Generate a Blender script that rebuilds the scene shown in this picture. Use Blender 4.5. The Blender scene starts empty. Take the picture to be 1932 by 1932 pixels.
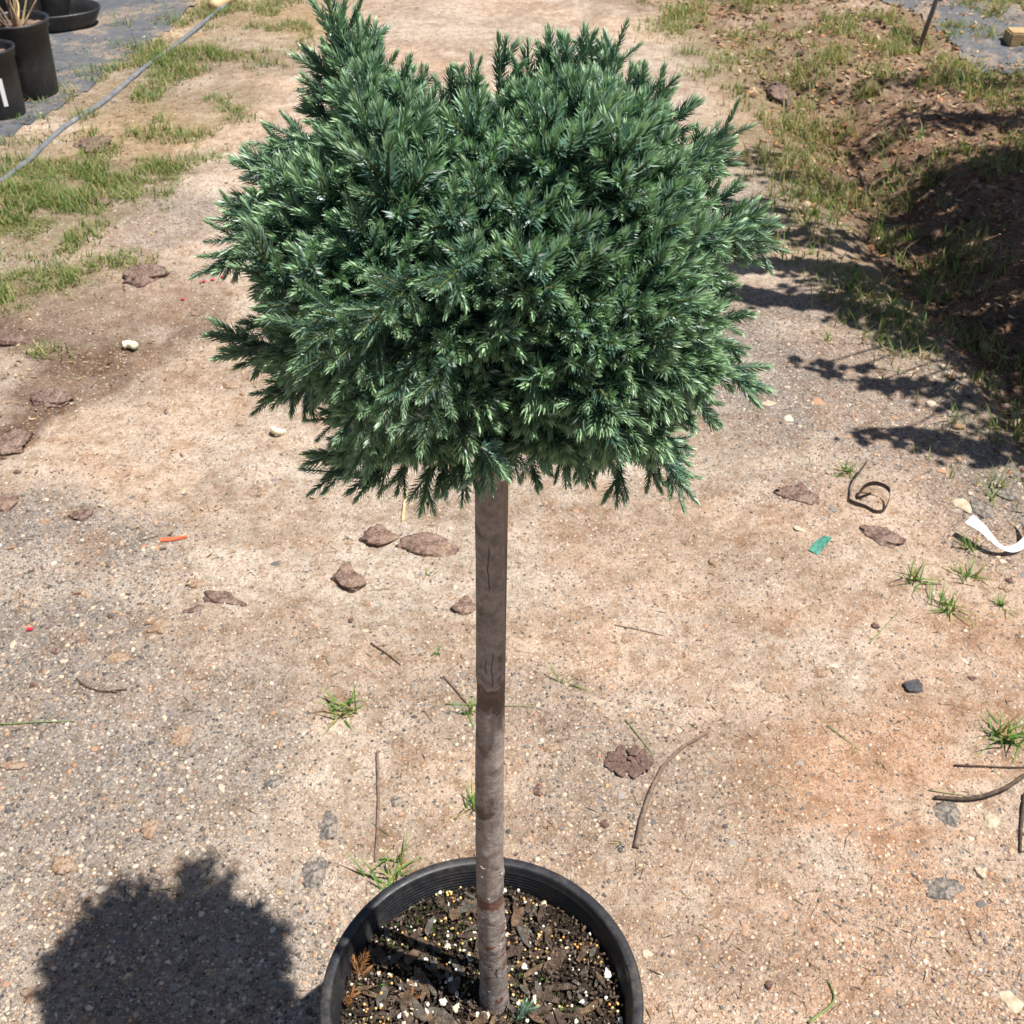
import bpy, math, random
import numpy as np
from mathutils import Vector, Matrix

S = bpy.context.scene
C = S.collection
R = math.radians
rng = np.random.default_rng(7)
random.seed(7)

# ------------------------------------------------------------------ camera
CAMH, PITCH, FPX = 1.43, R(38), 1130.0
cam_d = bpy.data.cameras.new('camera')
cam = bpy.data.objects.new('camera', cam_d); C.objects.link(cam)
cam.location = (0, 0, CAMH); cam.rotation_euler = (R(90) - PITCH, 0, 0)
cam_d.sensor_width = 36; cam_d.lens = FPX / 1024 * 36
cam_d.clip_start = .02; cam_d.clip_end = 400
cam_d.dof.use_dof = True; cam_d.dof.focus_distance = .85; cam_d.dof.aperture_fstop = 30
S.camera = cam
# ------------------------------------------------------------------ world + sun
SUN = Vector((.405, -.15, 1)).normalized()          # towards the sun
w = bpy.data.worlds.new("World"); S.world = w; w.use_nodes = True
nt = w.node_tree
sky = nt.nodes.new('ShaderNodeTexSky'); sky.sky_type = 'NISHITA'; sky.sun_disc = False
sky.sun_elevation = math.asin(SUN.z); sky.sun_rotation = math.atan2(SUN.x, SUN.y)
bg = nt.nodes['Background']; nt.links.new(sky.outputs[0], bg.inputs[0]); bg.inputs[1].default_value = .05
sd = bpy.data.lights.new('sun', 'SUN'); sd.energy = 5.0; sd.angle = R(.53); sd.color = (1, .96, .89)
sun = bpy.data.objects.new('sun', sd); C.objects.link(sun)
sun.rotation_euler = SUN.to_track_quat('Z', 'Y').to_euler()
vs = S.view_settings
vs.view_transform = 'Standard'; vs.look = 'None'; vs.exposure = .68; vs.gamma = 1; vs.use_curve_mapping = False
S.render.resolution_x = S.render.resolution_y = 1024

# ------------------------------------------------------------------ helpers
SP, CP = math.sin(PITCH), math.cos(PITCH)
FWD = Vector((0, CP, -SP)); UPV = Vector((0, SP, CP)); CAM = Vector((0, 0, CAMH))
K = 1024 / 1932.0
def ray(px, py):
    u = (px * K - 512) / FPX; v = (py * K - 512) / FPX
    return Vector((u, 0, 0)) + FWD - UPV * v
def at_z(px, py, z=0.0):
    r = ray(px, py); t = (z - CAMH) / r.z
    return CAM + r * t
def at_y(px, py, y):
    r = ray(px, py); return CAM + r * (y / r.y)

def _hash(ix, iy, s):
    h = (ix.astype(np.int64) * 374761393 + iy.astype(np.int64) * 668265263 + s * 1442695041) & 0xffffffff
    h = ((h ^ (h >> 13)) * 1274126177) & 0xffffffff
    return ((h ^ (h >> 16)) & 0xffffff) / float(0xffffff)
def vnoise(x, y, s=0):
    x = np.asarray(x, float); y = np.asarray(y, float)
    ix = np.floor(x); iy = np.floor(y); fx = x - ix; fy = y - iy
    fx = fx * fx * (3 - 2 * fx); fy = fy * fy * (3 - 2 * fy)
    a = _hash(ix, iy, s); b = _hash(ix + 1, iy, s); c = _hash(ix, iy + 1, s); d = _hash(ix + 1, iy + 1, s)
    return (a + (b - a) * fx) * (1 - fy) + (c + (d - c) * fx) * fy
def fbm(x, y, o=4, s=0):
    t = 0; a = .5; n = 0
    for k in range(o):
        t = t + a * vnoise(x * 2 ** k + 17.3 * k, y * 2 ** k - 9.1 * k, s + k); n += a; a *= .5
    return t / n
def sstep(a, b, x):
    t = np.clip((x - a) / (b - a), 0, 1); return t * t * (3 - 2 * t)

def seg_dist(x, y, pts):
    """distance to a polyline and signed side (right of travel positive)"""
    best = np.full(np.shape(x), 1e9); side = np.zeros(np.shape(x))
    for (ax, ay), (bx, by) in zip(pts[:-1], pts[1:]):
        dx, dy = bx - ax, by - ay; L2 = dx * dx + dy * dy
        t = np.clip(((x - ax) * dx + (y - ay) * dy) / L2, 0, 1)
        d = np.hypot(x - ax - t * dx, y - ay - t * dy)
        sd_ = ((x - ax) * dy - (y - ay) * dx)
        m = d < best
        best = np.where(m, d, best); side = np.where(m, np.sign(sd_), side)
    return best, side
def gpts(l):
    return [(at_z(a, b).x, at_z(a, b).y) for a, b in l]

EDGE = [(1.9, -.4), (1.55, 1.3)] + gpts([(1932, 850), (1740, 620), (1560, 390), (1440, 190), (1340, 90), (1240, 0)]) + [(.5, 9.), (.2, 20.)]
PIPE = [(-1.95, 2.0)] + gpts([(0, 347), (71, 288), (124, 242), (198, 192), (270, 133), (329, 90), (400, 31), (434, 4)]) + [(-1.1, 8.5)]
BROWN = [(-1.2, .9)] + gpts([(-200, 960), (0, 872), (120, 790), (300, 680), (440, 590), (430, 500), (300, 470), (200, 440)])

def height(x, y):
    x = np.asarray(x, float); y = np.asarray(y, float)
    z = .030 * (fbm(x * .9, y * .9, 3, 3) - .5) + .014 * (fbm(x * 5, y * 5, 3, 9) - .5) + .004 * (fbm(x * 30, y * 30, 2, 12) - .5)
    near = np.exp(-((x + .05) ** 2 + (y - .7) ** 2) / .5)
    z = z * (1 - .8 * near)
    d, s = seg_dist(x, y, EDGE)
    r = d * s + .10 * (fbm(x * 4, y * 4, 3, 21) - .5)
    far = sstep(5.5, 3.8, y) * sstep(1.2, 2.0, y)
    z = z - (.09 * far + .015) * np.exp(-((r - .22) / .16) ** 2) + .035 * sstep(.3, .7, r) * far
    z = z + .050 * (fbm(x * 9, y * 9, 3, 31) - .5) * sstep(-.02, .2, r) * sstep(12, 6, y)
    z = z + (.034 * (fbm(x * 26, y * 26, 3, 33) - .5) + .010 * (vnoise(x * 75, y * 75, 34) - .5)) * sstep(-.05, .15, r) * sstep(12, 6, y) * sstep(1.2, 2.0, y)
    for rx_ in (-.62, .42): z = z - .010 * np.exp(-((x - rx_ + .05 * y + .04 * np.sin(y * 2)) / .10) ** 2) * sstep(1.2, 1.8, y)
    d2, s2 = seg_dist(x, y, BROWN)
    m = np.exp(-(d2 / .02) ** 2)
    tr = blob(x, y, 260, 640, .17, .34, 61); z = z - tr * (.004 + .006 * np.clip(np.sin(70 * (x * .8 + y)) + .3 * np.sin(160 * (x - y)), 0, 1))
    z = z - .006 * m
    return z
def G(px, py, dz=0.0):
    p = at_z(px, py)
    for _ in range(4):
        p = at_z(px, py, float(height(p.x, p.y)))
    p.z += dz
    return p

def tag(o, label=None, cat=None, group=None, kind=None):
    if label: o['label'] = label
    if cat: o['category'] = cat
    if group: o['group'] = group
    if kind: o['kind'] = kind
    return o
def empty(name, loc):
    o = bpy.data.objects.new(name, None); C.objects.link(o); o.location = loc; o.empty_display_size = .05
    return o
def link(name, me, mat, parent=None, loc=None):
    o = bpy.data.objects.new(name, me); C.objects.link(o)
    if mat and not me.materials: me.materials.append(mat)
    if parent: o.parent = parent
    if loc is not None: o.location = loc
    return o
def mesh_np(name, V, F, col=None, smooth=False):
    """V (n,3) F (m,3|4) as fast mesh; col (n,4)"""
    me = bpy.data.meshes.new(name)
    V = np.asarray(V, np.float32); F = np.asarray(F, np.int32); k = F.shape[1]
    me.vertices.add(len(V)); me.vertices.foreach_set('co', V.ravel())
    me.loops.add(F.size); me.loops.foreach_set('vertex_index', F.ravel())
    me.polygons.add(len(F)); me.polygons.foreach_set('loop_start', np.arange(0, F.size, k, dtype=np.int32))
    try: me.polygons.foreach_set('loop_total', np.full(len(F), k, np.int32))
    except Exception: pass
    me.update(calc_edges=True)
    if smooth: me.polygons.foreach_set('use_smooth', np.ones(len(F), bool))
    if col is not None:
        a = me.color_attributes.new('col', 'FLOAT_COLOR', 'POINT')
        c = np.ones((len(V), 4), np.float32); c[:, :col.shape[1]] = col
        a.data.foreach_set('color', c.ravel())
    me.validate()
    return me
def scatter(V0, F0, M, T, col=None):
    """template V0,F0 copied with 3x3 matrices M (n,3,3) and offsets T (n,3)"""
    n = len(T); V = np.einsum('nij,vj->nvi', M, V0) + T[:, None, :]
    F = F0[None] + (np.arange(n) * len(V0))[:, None, None]
    c = None if col is None else np.repeat(col, len(V0), axis=0)
    return V.reshape(-1, 3), F.reshape(-1, F0.shape[1]), c
def rot_z(a):
    c, s = np.cos(a), np.sin(a); M = np.zeros((len(a), 3, 3)); M[:, 0, 0] = c; M[:, 0, 1] = -s; M[:, 1, 0] = s; M[:, 1, 1] = c; M[:, 2, 2] = 1
    return M
def rand_rot(n, tilt=3.14):
    a = rng.uniform(0, 2 * np.pi, n); b = rng.uniform(-tilt, tilt, n); c = rng.uniform(0, 2 * np.pi, n)
    X = np.zeros((n, 3, 3)); X[:, 0, 0] = 1; X[:, 1, 1] = np.cos(b); X[:, 1, 2] = -np.sin(b); X[:, 2, 1] = np.sin(b); X[:, 2, 2] = np.cos(b)
    return rot_z(a) @ X @ rot_z(c)
OCT_V = np.array([(1, 0, 0), (0, 1, 0), (-1, 0, 0), (0, -1, 0), (0, 0, 1), (0, 0, -1)], float)
OCT_F = np.array([(0, 1, 4), (1, 2, 4), (2, 3, 4), (3, 0, 4), (1, 0, 5), (2, 1, 5), (3, 2, 5), (0, 3, 5)])
import bmesh
def ico(sub):
    bm = bmesh.new(); bmesh.ops.create_icosphere(bm, subdivisions=sub, radius=1)
    V = np.array([v.co[:] for v in bm.verts]); F = np.array([[v.index for v in f.verts] for f in bm.faces]); bm.free(); return V, F
ICO1, ICO3, ICO4, ICO2 = ico(1), ico(3), ico(4), ico(2)
def n3(V, f, s):
    return (vnoise(V[:, 0] * f + 3.1, V[:, 1] * f + V[:, 2] * f * .73, s) + vnoise(V[:, 1] * f - 7.7, V[:, 2] * f + V[:, 0] * f * .61, s + 5)) * .5

def tube(pts, rad, seg=8, cap=True, nz=0.0, sd_=0):
    P = np.array([tuple(p) for p in pts], float); n = len(P)
    rad = np.broadcast_to(np.asarray(rad, float), (n,)) if np.ndim(rad) else np.full(n, rad)
    T = np.gradient(P, axis=0); T /= np.linalg.norm(T, axis=1)[:, None] + 1e-12
    ref = np.array([0, 0, 1.]) if abs(T[:, 2]).mean() < .8 else np.array([1., 0, 0])
    A = np.cross(T, ref); A /= np.linalg.norm(A, axis=1)[:, None] + 1e-12; B = np.cross(A, T)
    th = np.arange(seg) * 2 * np.pi / seg
    rr = rad[:, None] * (1 + nz * (vnoise(np.arange(n)[:, None] * .9 + sd_, th[None] * 1.3, sd_) - .5))
    V = P[:, None] + rr[..., None] * (np.cos(th)[None, :, None] * A[:, None] + np.sin(th)[None, :, None] * B[:, None])
    V = V.reshape(-1, 3); F = []
    for i in range(n - 1):
        for j in range(seg):
            k = (j + 1) % seg; F.append((i * seg + j, i * seg + k, (i + 1) * seg + k, (i + 1) * seg + j))
    if cap:
        V = np.vstack([V, P[0], P[-1]]); a, b = len(V) - 2, len(V) - 1
        for j in range(seg):
            k = (j + 1) % seg
            F.append((a, k, j, j)); F.append((b, (n - 1) * seg + j, (n - 1) * seg + k, (n - 1) * seg + k))
    return V, F
def faces_mesh(name, V, F, smooth=True, col=None):
    me = bpy.data.meshes.new(name)
    F = [tuple(dict.fromkeys(f)) for f in F]
    me.from_pydata([tuple(v) for v in V], [], F); me.update()
    if smooth: me.polygons.foreach_set('use_smooth', [True] * len(me.polygons))
    if col is not None:
        a = me.color_attributes.new('col', 'FLOAT_COLOR', 'POINT'); c = np.ones((len(V), 4), np.float32); c[:, :3] = col
        a.data.foreach_set('color', c.ravel())
    return me
def curve_pts(pts, n):
    """Catmull-Rom through pts"""
    P = [Vector(p) for p in pts]; P = [P[0] * 2 - P[1]] + P + [P[-1] * 2 - P[-2]]; out = []
    m = len(P) - 3
    for i in range(n):
        t = i / (n - 1) * m; k = min(int(t), m - 1); t -= k
        a, b, c, d = P[k:k + 4]
        out.append(.5 * ((2 * b) + (c - a) * t + (2 * a - 5 * b + 4 * c - d) * t * t + (3 * b - a - 3 * c + d) * t ** 3))
    return out
def lathe(prof, seg=96, wob=0.0):
    th = np.arange(seg) * 2 * np.pi / seg; V = []; F = []
    for r, z in prof:
        rr = r * (1 + wob * np.cos(2 * th + .7))
        V += [(a * math.cos(t), a * math.sin(t), z) for a, t in zip(rr, th)]
    for i in range(len(prof) - 1):
        for j in range(seg):
            k = (j + 1) % seg; F.append((i * seg + j, i * seg + k, (i + 1) * seg + k, (i + 1) * seg + j))
    return V, F

# ------------------------------------------------------------------ materials
class NB:
    def __init__(s, name, rough=.8, spec=.3):
        s.m = bpy.data.materials.new(name); s.m.use_nodes = True; s.t = s.m.node_tree
        s.b = s.t.nodes['Principled BSDF']; s.b.inputs['Roughness'].default_value = rough
        s.b.inputs['Specular IOR Level'].default_value = spec
    def n(s, typ, **kw):
        x = s.t.nodes.new(typ)
        for k, v in kw.items():
            if k.startswith('i_'): x.inputs[k[2:].replace('_', ' ')].default_value = v
            else: setattr(x, k, v)
        return x
    def l(s, a, b): s.t.links.new(a, b)
    def co(s, scale=(1, 1, 1), kind='Object'):
        tc = s.n('ShaderNodeTexCoord'); mp = s.n('ShaderNodeMapping'); mp.inputs['Scale'].default_value = scale
        s.l(tc.outputs[kind], mp.inputs[0]); return mp.outputs[0]
    def noise(s, vec, scale, det=4, rough=.55, dist=0):
        x = s.n('ShaderNodeTexNoise', i_Scale=scale, i_Detail=det, i_Roughness=rough, i_Distortion=dist); s.l(vec, x.inputs['Vector']); return x.outputs['Fac']
    def vor(s, vec, scale, feat='F1', rnd=1):
        x = s.n('ShaderNodeTexVoronoi', i_Scale=scale, i_Randomness=rnd, feature=feat); s.l(vec, x.inputs['Vector']); return x
    def ramp(s, fac, stops, interp='LINEAR'):
        x = s.n('ShaderNodeValToRGB'); cr = x.color_ramp; cr.interpolation = interp
        while len(cr.elements) < len(stops): cr.elements.new(.5)
        for e, (p, c) in zip(cr.elements, stops):
            e.position = p; e.color = (*c, 1) if len(c) == 3 else c
        s.l(fac, x.inputs[0]); return x.outputs[0]
    def mix(s, fac, a, b, typ='MIX'):
        x = s.n('ShaderNodeMix', data_type='RGBA', blend_type=typ)
        for v, i in ((fac, 0), (a, 6), (b, 7)):
            if hasattr(v, 'links') or hasattr(v, 'is_output'): s.l(v, x.inputs[i])
            else: x.inputs[i].default_value = v if i == 0 else (*v, 1)[:4]
        return x.outputs[2]
    def math(s, op, a, b=0.5, clamp=False):
        x = s.n('ShaderNodeMath', operation=op, use_clamp=clamp)
        for v, i in ((a, 0), (b, 1)):
            if hasattr(v, 'is_output'): s.l(v, x.inputs[i])
            else: x.inputs[i].default_value = v
        return x.outputs[0]
    def bump(s, h, strength, dist, prev=None):
        x = s.n('ShaderNodeBump', i_Strength=strength, i_Distance=dist); s.l(h, x.inputs['Height'])
        if prev: s.l(prev, x.inputs['Normal'])
        s.l(x.outputs[0], s.b.inputs['Normal']); return x.outputs[0]
    def color(s, c):
        if hasattr(c, 'is_output'): s.l(c, s.b.inputs['Base Color'])
        else: s.b.inputs['Base Color'].default_value = (*c, 1)
    def attr(s, name='col'):
        x = s.n('ShaderNodeAttribute', attribute_name=name); return x
    def geo_rand(s): return s.n('ShaderNodeNewGeometry').outputs['Random Per Island']
    def obj_rand(s): return s.n('ShaderNodeObjectInfo').outputs['Random']

def mottled(name, stops, scale=60, rough=.85, bump=.4, bdist=.002, stretch=(1, 1, 1), spec=.25, scale2=None, dust=0):
    b = NB(name, rough, spec); v = b.co(stretch)
    f = b.noise(v, scale, 6, .65); c = b.ramp(f, stops)
    if dust:
        dn = b.noise(b.co(), 150, 8, .75); nz = b.n('ShaderNodeNewGeometry'); sx = b.n('ShaderNodeSeparateXYZ'); b.l(nz.outputs['Normal'], sx.inputs[0])
        m = b.ramp(b.math('ADD', dn, b.math('MULTIPLY', sx.outputs[2], .06)), [(.55, (0, 0, 0)), (.62, (dust,) * 3)]); c = b.mix(m, c, (.46, .37, .29))
        g2 = b.noise(b.co(), 420, 4, .7); c = b.mix(1.0, c, b.ramp(g2, [(.3, (.6,) * 3), (.7, (1.35,) * 3)]), 'MULTIPLY')
    b.color(c); g = b.noise(v, (scale2 or scale * 3), 5, .6)
    b.bump(g, bump, bdist); return b.m
def vcol_mat(name, rough=.8, spec=.3, nscale=200, amt=.35, bump=.3, bdist=.001, trans=0.0):
    b = NB(name, rough, spec); v = b.co(); a = b.attr().outputs['Color']
    f = b.noise(v, nscale, 4, .6)
    k = b.ramp(f, [(.2, (1 - amt,) * 3), (.8, (1 + amt,) * 3)])
    b.color(b.mix(1.0, a, k, 'MULTIPLY'))
    if bump: b.bump(f, bump, bdist)
    if trans:
        out = b.t.nodes['Material Output']; tr = b.n('ShaderNodeBsdfTranslucent'); mx = b.n('ShaderNodeMixShader', i_Fac=trans)
        cc = b.mix(1.0, a, (1.25, 1.35, .6), 'MULTIPLY'); b.l(cc, tr.inputs[0])
        b.l(b.b.outputs[0], mx.inputs[1]); b.l(tr.outputs[0], mx.inputs[2]); b.l(mx.outputs[0], out.inputs[0])
    return b.m

def ground_mat():
    b = NB('ground_dirt', .92, .15); v = b.co()
    base = b.attr('col').outputs['Color']; grav = b.attr('grav').outputs['Fac']
    n1 = b.noise(v, 14, 6, .65); n2 = b.noise(v, 130, 5, .7); n3_ = b.noise(v, 620, 3, .6)
    c = b.mix(1.0, base, b.ramp(n1, [(.30, (.70, .66, .62)), (.52, (1, 1, 1)), (.7, (1.16, 1.16, 1.15))]), 'MULTIPLY')
    c = b.mix(1.0, c, b.ramp(n2, [(.30, (.50, .44, .38)), (.46, (1, 1, 1)), (.72, (1.18, 1.17, 1.15))]), 'MULTIPLY')
    n4 = b.noise(v, 34, 9, .74, .6); c = b.mix(1.0, c, b.ramp(n4, [(.44, (.80, .73, .66)), (.50, (1, 1, 1)), (.62, (1.08, 1.08, 1.08))]), 'MULTIPLY')
    c = b.mix(.8, c, b.ramp(n3_, [(.3, (.66, .62, .60)), (.55, (1, 1, 1)), (.8, (1.25, 1.25, 1.25))]), 'MULTIPLY')
    # embedded grit
    stops = [(0, (.09, .085, .085)), (.2, (.18, .16, .15)), (.36, (.30, .24, .19)), (.5, (.45, .36, .28)), (.64, (.27, .25, .24)), (.76, (.62, .53, .43)), (.88, (.42, .22, .13)), (.94, (.62, .55, .46))]
    wv = b.n('ShaderNodeVectorMath', operation='ADD'); nn = b.n('ShaderNodeTexNoise', i_Scale=260.0); b.l(v, nn.inputs['Vector'])
    sc = b.n('ShaderNodeVectorMath', operation='SCALE'); sc.inputs[3].default_value = .004; b.l(nn.outputs['Color'], sc.inputs[0]); b.l(v, wv.inputs[0]); b.l(sc.outputs[0], wv.inputs[1])
    hts = None; prev = None
    for scale, thr, am in ((330, .50, .9), (150, .62, .95)):
        vo = b.vor(wv.outputs[0], scale); rc = b.n('ShaderNodeSeparateColor'); b.l(vo.outputs['Color'], rc.inputs[0])
        pc = b.ramp(rc.outputs[0], stops, 'CONSTANT')
        pick = b.math('GREATER_THAN', b.math('ADD', b.math('ADD', rc.outputs[1], b.math('MULTIPLY', b.math('SUBTRACT', n1, .5), .9)), b.math('MULTIPLY', grav, .55)), thr + .22)
        inside = b.math('LESS_THAN', vo.outputs['Distance'], .42)
        f = b.math('MULTIPLY', b.math('MULTIPLY', pick, inside), am)
        c = b.mix(f, c, pc)
        h = b.math('MULTIPLY', pick, b.math('SUBTRACT', .5, vo.outputs['Distance'], True))
        prev = b.bump(h, .75, .0035 if scale > 200 else .007, prev)
    prev = b.bump(n2, .8, .009, prev); b.bump(n3_, .7, .003, prev)
    b.color(c); return b.m

M = {}
M['ground'] = ground_mat()
M['gravel'] = vcol_mat('gravel_stone', .85, .25, 700, .3, .4, .0008)
M['rock'] = mottled('red_slate', [(.25, (.065, .035, .028)), (.45, (.15, .088, .066)), (.6, (.23, .15, .115)), (.75, (.36, .22, .13))], 40, .85, 1.0, .006, dust=.38)
M['bark_piece'] = mottled('bark_piece', [(.25, (.04, .022, .018)), (.45, (.12, .068, .055)), (.6, (.20, .13, .105)), (.75, (.33, .24, .18))], 55, .9, 1.0, .006, (1, .35, 1), dust=.35)
M['clay'] = mottled('clay_clod', [(.25, (.20, .11, .065)), (.45, (.36, .23, .15)), (.7, (.50, .36, .25))], 110, .95, 1.0, .006, dust=.5)
M['grass'] = vcol_mat('grass_blade', .6, .3, 30, .15, 0, 0, .3)
M['needle'] = None
def needle_mat():
    b = NB('juniper_needle', .36, .5); a = b.attr().outputs['Color']; b.color(a)
    out = b.t.nodes['Material Output']; tr = b.n('ShaderNodeBsdfTranslucent'); mx = b.n('ShaderNodeMixShader', i_Fac=.12)
    b.l(b.mix(1.0, a, (1.1, 1.5, .7), 'MULTIPLY'), tr.inputs[0])
    b.l(b.b.outputs[0], mx.inputs[1]); b.l(tr.outputs[0], mx.inputs[2]); b.l(mx.outputs[0], out.inputs[0]); return b.m
M['needle'] = needle_mat()
M['twig'] = mottled('twig_bark', [(.3, (.09, .06, .045)), (.6, (.21, .15, .115)), (.8, (.34, .26, .2))], 120, .85, .6, .001, (1, 1, 1))
M['dark_twig'] = mottled('dark_twig_bark', [(.3, (.035, .025, .02)), (.6, (.10, .07, .05)), (.8, (.2, .15, .12))], 120, .85, .6, .001)
M['straw'] = mottled('straw', [(.3, (.42, .3, .14)), (.7, (.68, .54, .32))], 90, .7, .3, .0006)
M['leaf_dry'] = vcol_mat('dry_leaf', .75, .25, 150, .4, .4, .001, .1)
M['litter'] = M['leaf_dry']

def black_plastic(name, base=(.012, .013, .016), dust=.35):
    b = NB(name, .38, .5); v = b.co()
    f = b.noise(v, 9, 6, .7, .4); g = b.noise(v, 90, 5, .7); h = b.noise(v, 420, 3, .6)
    m = b.math('MULTIPLY', b.ramp(f, [(.42, (0, 0, 0)), (.75, (1, 1, 1))]), b.ramp(g, [(.35, (0, 0, 0)), (.7, (1, 1, 1))]))
    c = b.mix(b.math('MULTIPLY', m, dust), base, (.20, .16, .12)); c = b.mix(b.math('MULTIPLY', b.ramp(h, [(.6, (0, 0, 0)), (.75, (1, 1, 1))]), .25), c, (.16, .15, .15))
    b.color(c)
    rr = b.ramp(g, [(.3, (.36,) * 3), (.7, (.60,) * 3)]); b.l(rr, b.b.inputs['Roughness']); b.bump(g, .12, .001)
    return b.m
M['plastic'] = black_plastic('black_pot_plastic', (.013, .014, .018), .55)
M['plastic_far'] = black_plastic('dusty_pot_plastic', (.014, .015, .018), .30)

def trunk_mat():
    b = NB('trunk_bark', .72, .3); tc = b.n('ShaderNodeTexCoord'); v = tc.outputs['Object']
    mp = b.n('ShaderNodeMapping'); mp.inputs['Scale'].default_value = (1, 1, 1.15); b.l(v, mp.inputs[0]); vh = mp.outputs[0]
    mq = b.n('ShaderNodeMapping'); mq.inputs['Scale'].default_value = (1, 1, .35); b.l(v, mq.inputs[0]); vv = mq.outputs[0]
    f = b.noise(vh, 62, 8, .75, .5); g = b.noise(vh, 180, 5, .65); p = b.noise(v, 26, 5, .6, .8)
    c = b.ramp(f, [(.25, (.12, .095, .085)), (.42, (.205, .17, .155)), (.58, (.27, .235, .215)), (.78, (.36, .325, .30))])
    c = b.mix(.7, c, b.ramp(g, [(.3, (.6, .55, .52)), (.5, (1, 1, 1)), (.75, (1.25, 1.25, 1.25))]), 'MULTIPLY')
    c = b.mix(b.ramp(p, [(.57, (0, 0, 0)), (.66, (.75,) * 3)]), c, (.06, .04, .034))          # dark scars
    sx = b.n('ShaderNodeSeparateXYZ'); b.l(v, sx.inputs[0]); z = b.math('ADD', sx.outputs[2], b.math('MULTIPLY', b.math('SUBTRACT', g, .5), .035))
    low = b.ramp(b.math('MULTIPLY', z, 1.0), [(.42, (1, 1, 1)), (.50, (0, 0, 0))])
    flake = b.noise(v, 70, 5, .7, 1.2)
    c = b.mix(b.math('MULTIPLY', low, b.ramp(flake, [(.56, (0, 0, 0)), (.6, (1, 1, 1))])), c, (.16, .06, .035))  # red under-bark
    c = b.mix(b.math('MULTIPLY', low, b.ramp(flake, [(.36, (.8,) * 3), (.44, (0, 0, 0))])), c, (.50, .46, .43))
    for z0, z1, col in BANDS:
        m1 = b.math('MULTIPLY', b.math('GREATER_THAN', z, z0), b.math('LESS_THAN', z, z1))
        c = b.mix(b.math('MULTIPLY', m1, .85), c, b.mix(b.ramp(flake, [(.4, (0, 0, 0)), (.6, (1, 1, 1))]), col, tuple(k * 1.9 for k in col)))
    b.color(c); pr = b.bump(g, .5, .0015); b.bump(flake, .6, .002, pr); return b.m
BANDS = [(.728, .757, (.07, .043, .034)), (.448, .464, (.085, .036, .025))]
M['trunk'] = trunk_mat()

# ------------------------------------------------------------------ ground
GREY = np.array((.24, .215, .20)); SAND = np.array((.53, .44, .36)); CLAY = np.array((.53, .34, .23)); PEACH = np.array((.58, .44, .335))
BRN = np.array((.165, .105, .072)); YEL = np.array((.50, .34, .18)); GDIRT = np.array((.22, .175, .095)); RED = np.array((.20, .095, .055)); DARK = np.array((.13, .085, .06))
def blob(x, y, px, py, rx, ry, sd_=0):
    p = at_z(px, py); k = fbm(x * 5 + sd_, y * 5 - sd_, 4, 50 + sd_) - .5
    d = np.hypot((x - p.x) / rx, (y - p.y) / ry) + k * 1.1
    return sstep(1.15, .55, d)
def grassL(x, y):
    d, s = seg_dist(x, y, PIPE); r = d * s
    fringe = sstep(-.35, -.05, r) * sstep(.55, .12, r) * .75
    p = fbm(x * 3.2, y * 3.2, 4, 71)
    a = np.maximum.reduce([blob(x, y, 40, 420, .38, .50, 1) * .9, blob(x, y, 60, 540, .25, .22, 2) * .9, blob(x, y, 150, 350, .36, .32, 3), blob(x, y, 240, 490, .12, .1, 4) * .6,
                           blob(x, y, 330, 200, .35, .5, 5) * .6, blob(x, y, 380, 300, .14, .13, 5) * .5, blob(x, y, 480, 60, .35, .8, 6) * .55, blob(x, y, 90, 660, .10, .08, 7) * .6])
    return np.maximum(a, fringe) * sstep(.25, .55, p + a * .35)
def grassR(x, y):
    d, s = seg_dist(x, y, EDGE); r = d * s
    p = fbm(x * 4, y * 4, 4, 81)
    return sstep(-.28, .02, r + (p - .5) * .4) * sstep(.30, .62, p + .12) * sstep(1.5, 2.4, y)
def grav_amt(x, y):
    f = np.maximum.reduce([blob(x, y, 0, 1180, .36, .46, 11), blob(x, y, 200, 1400, .3, .3, 21) * .6, blob(x, y, 120, 1500, .22, .30, 12) * .8, blob(x, y, 1650, 720, .42, .55, 13), blob(x, y, 1880, 950, .25, .25, 13), blob(x, y, 300, 400, .2, .35, 14) * .55,
                           blob(x, y, 1480, 400, .25, .3, 15) * .6, blob(x, y, 1000, 1350, .3, .12, 16) * .45, blob(x, y, 1850, 1800, .25, .15, 17) * .3, blob(x, y, 250, 1850, .4, .15, 18) * .55, blob(x, y, 1150, 1500, .2, .14, 19) * .4])
    return np.clip(f + .25 * (fbm(x * 7, y * 7, 3, 90) - .45), 0, 1)
ax = [0.0]
while ax[-1] < 150: ax.append(ax[-1] + (.010 if ax[-1] < 1.1 else .02 if ax[-1] < 2.4 else (ax[-1] - 2.3) * .25 + .02))
ax = np.array(sorted(set([-a for a in ax] + ax)))
ay = [.45]
while ay[-1] < 300: ay.append(ay[-1] + (.009 if ay[-1] < 2.2 else .016 if ay[-1] < 4.5 else .03 if ay[-1] < 7 else (ay[-1] - 6.9) * .25 + .03))
yb = [.45]
while yb[-1] > -100: yb.append(yb[-1] - max(.03, (.5 - yb[-1]) * .3))
ay = np.array(sorted(set(yb + ay)))
X, Y = np.meshgrid(ax, ay); Z = height(X, Y)
nx, ny = len(ax), len(ay)
V = np.stack([X, Y, Z], -1).reshape(-1, 3)
idx = np.arange(nx * ny).reshape(ny, nx)
F = np.stack([idx[:-1, :-1], idx[:-1, 1:], idx[1:, 1:], idx[1:, :-1]], -1).reshape(-1, 4)
x, y = V[:, 0], V[:, 1]
def lerp(c, t, k): return c * (1 - t[:, None]) + k * t[:, None]
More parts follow.
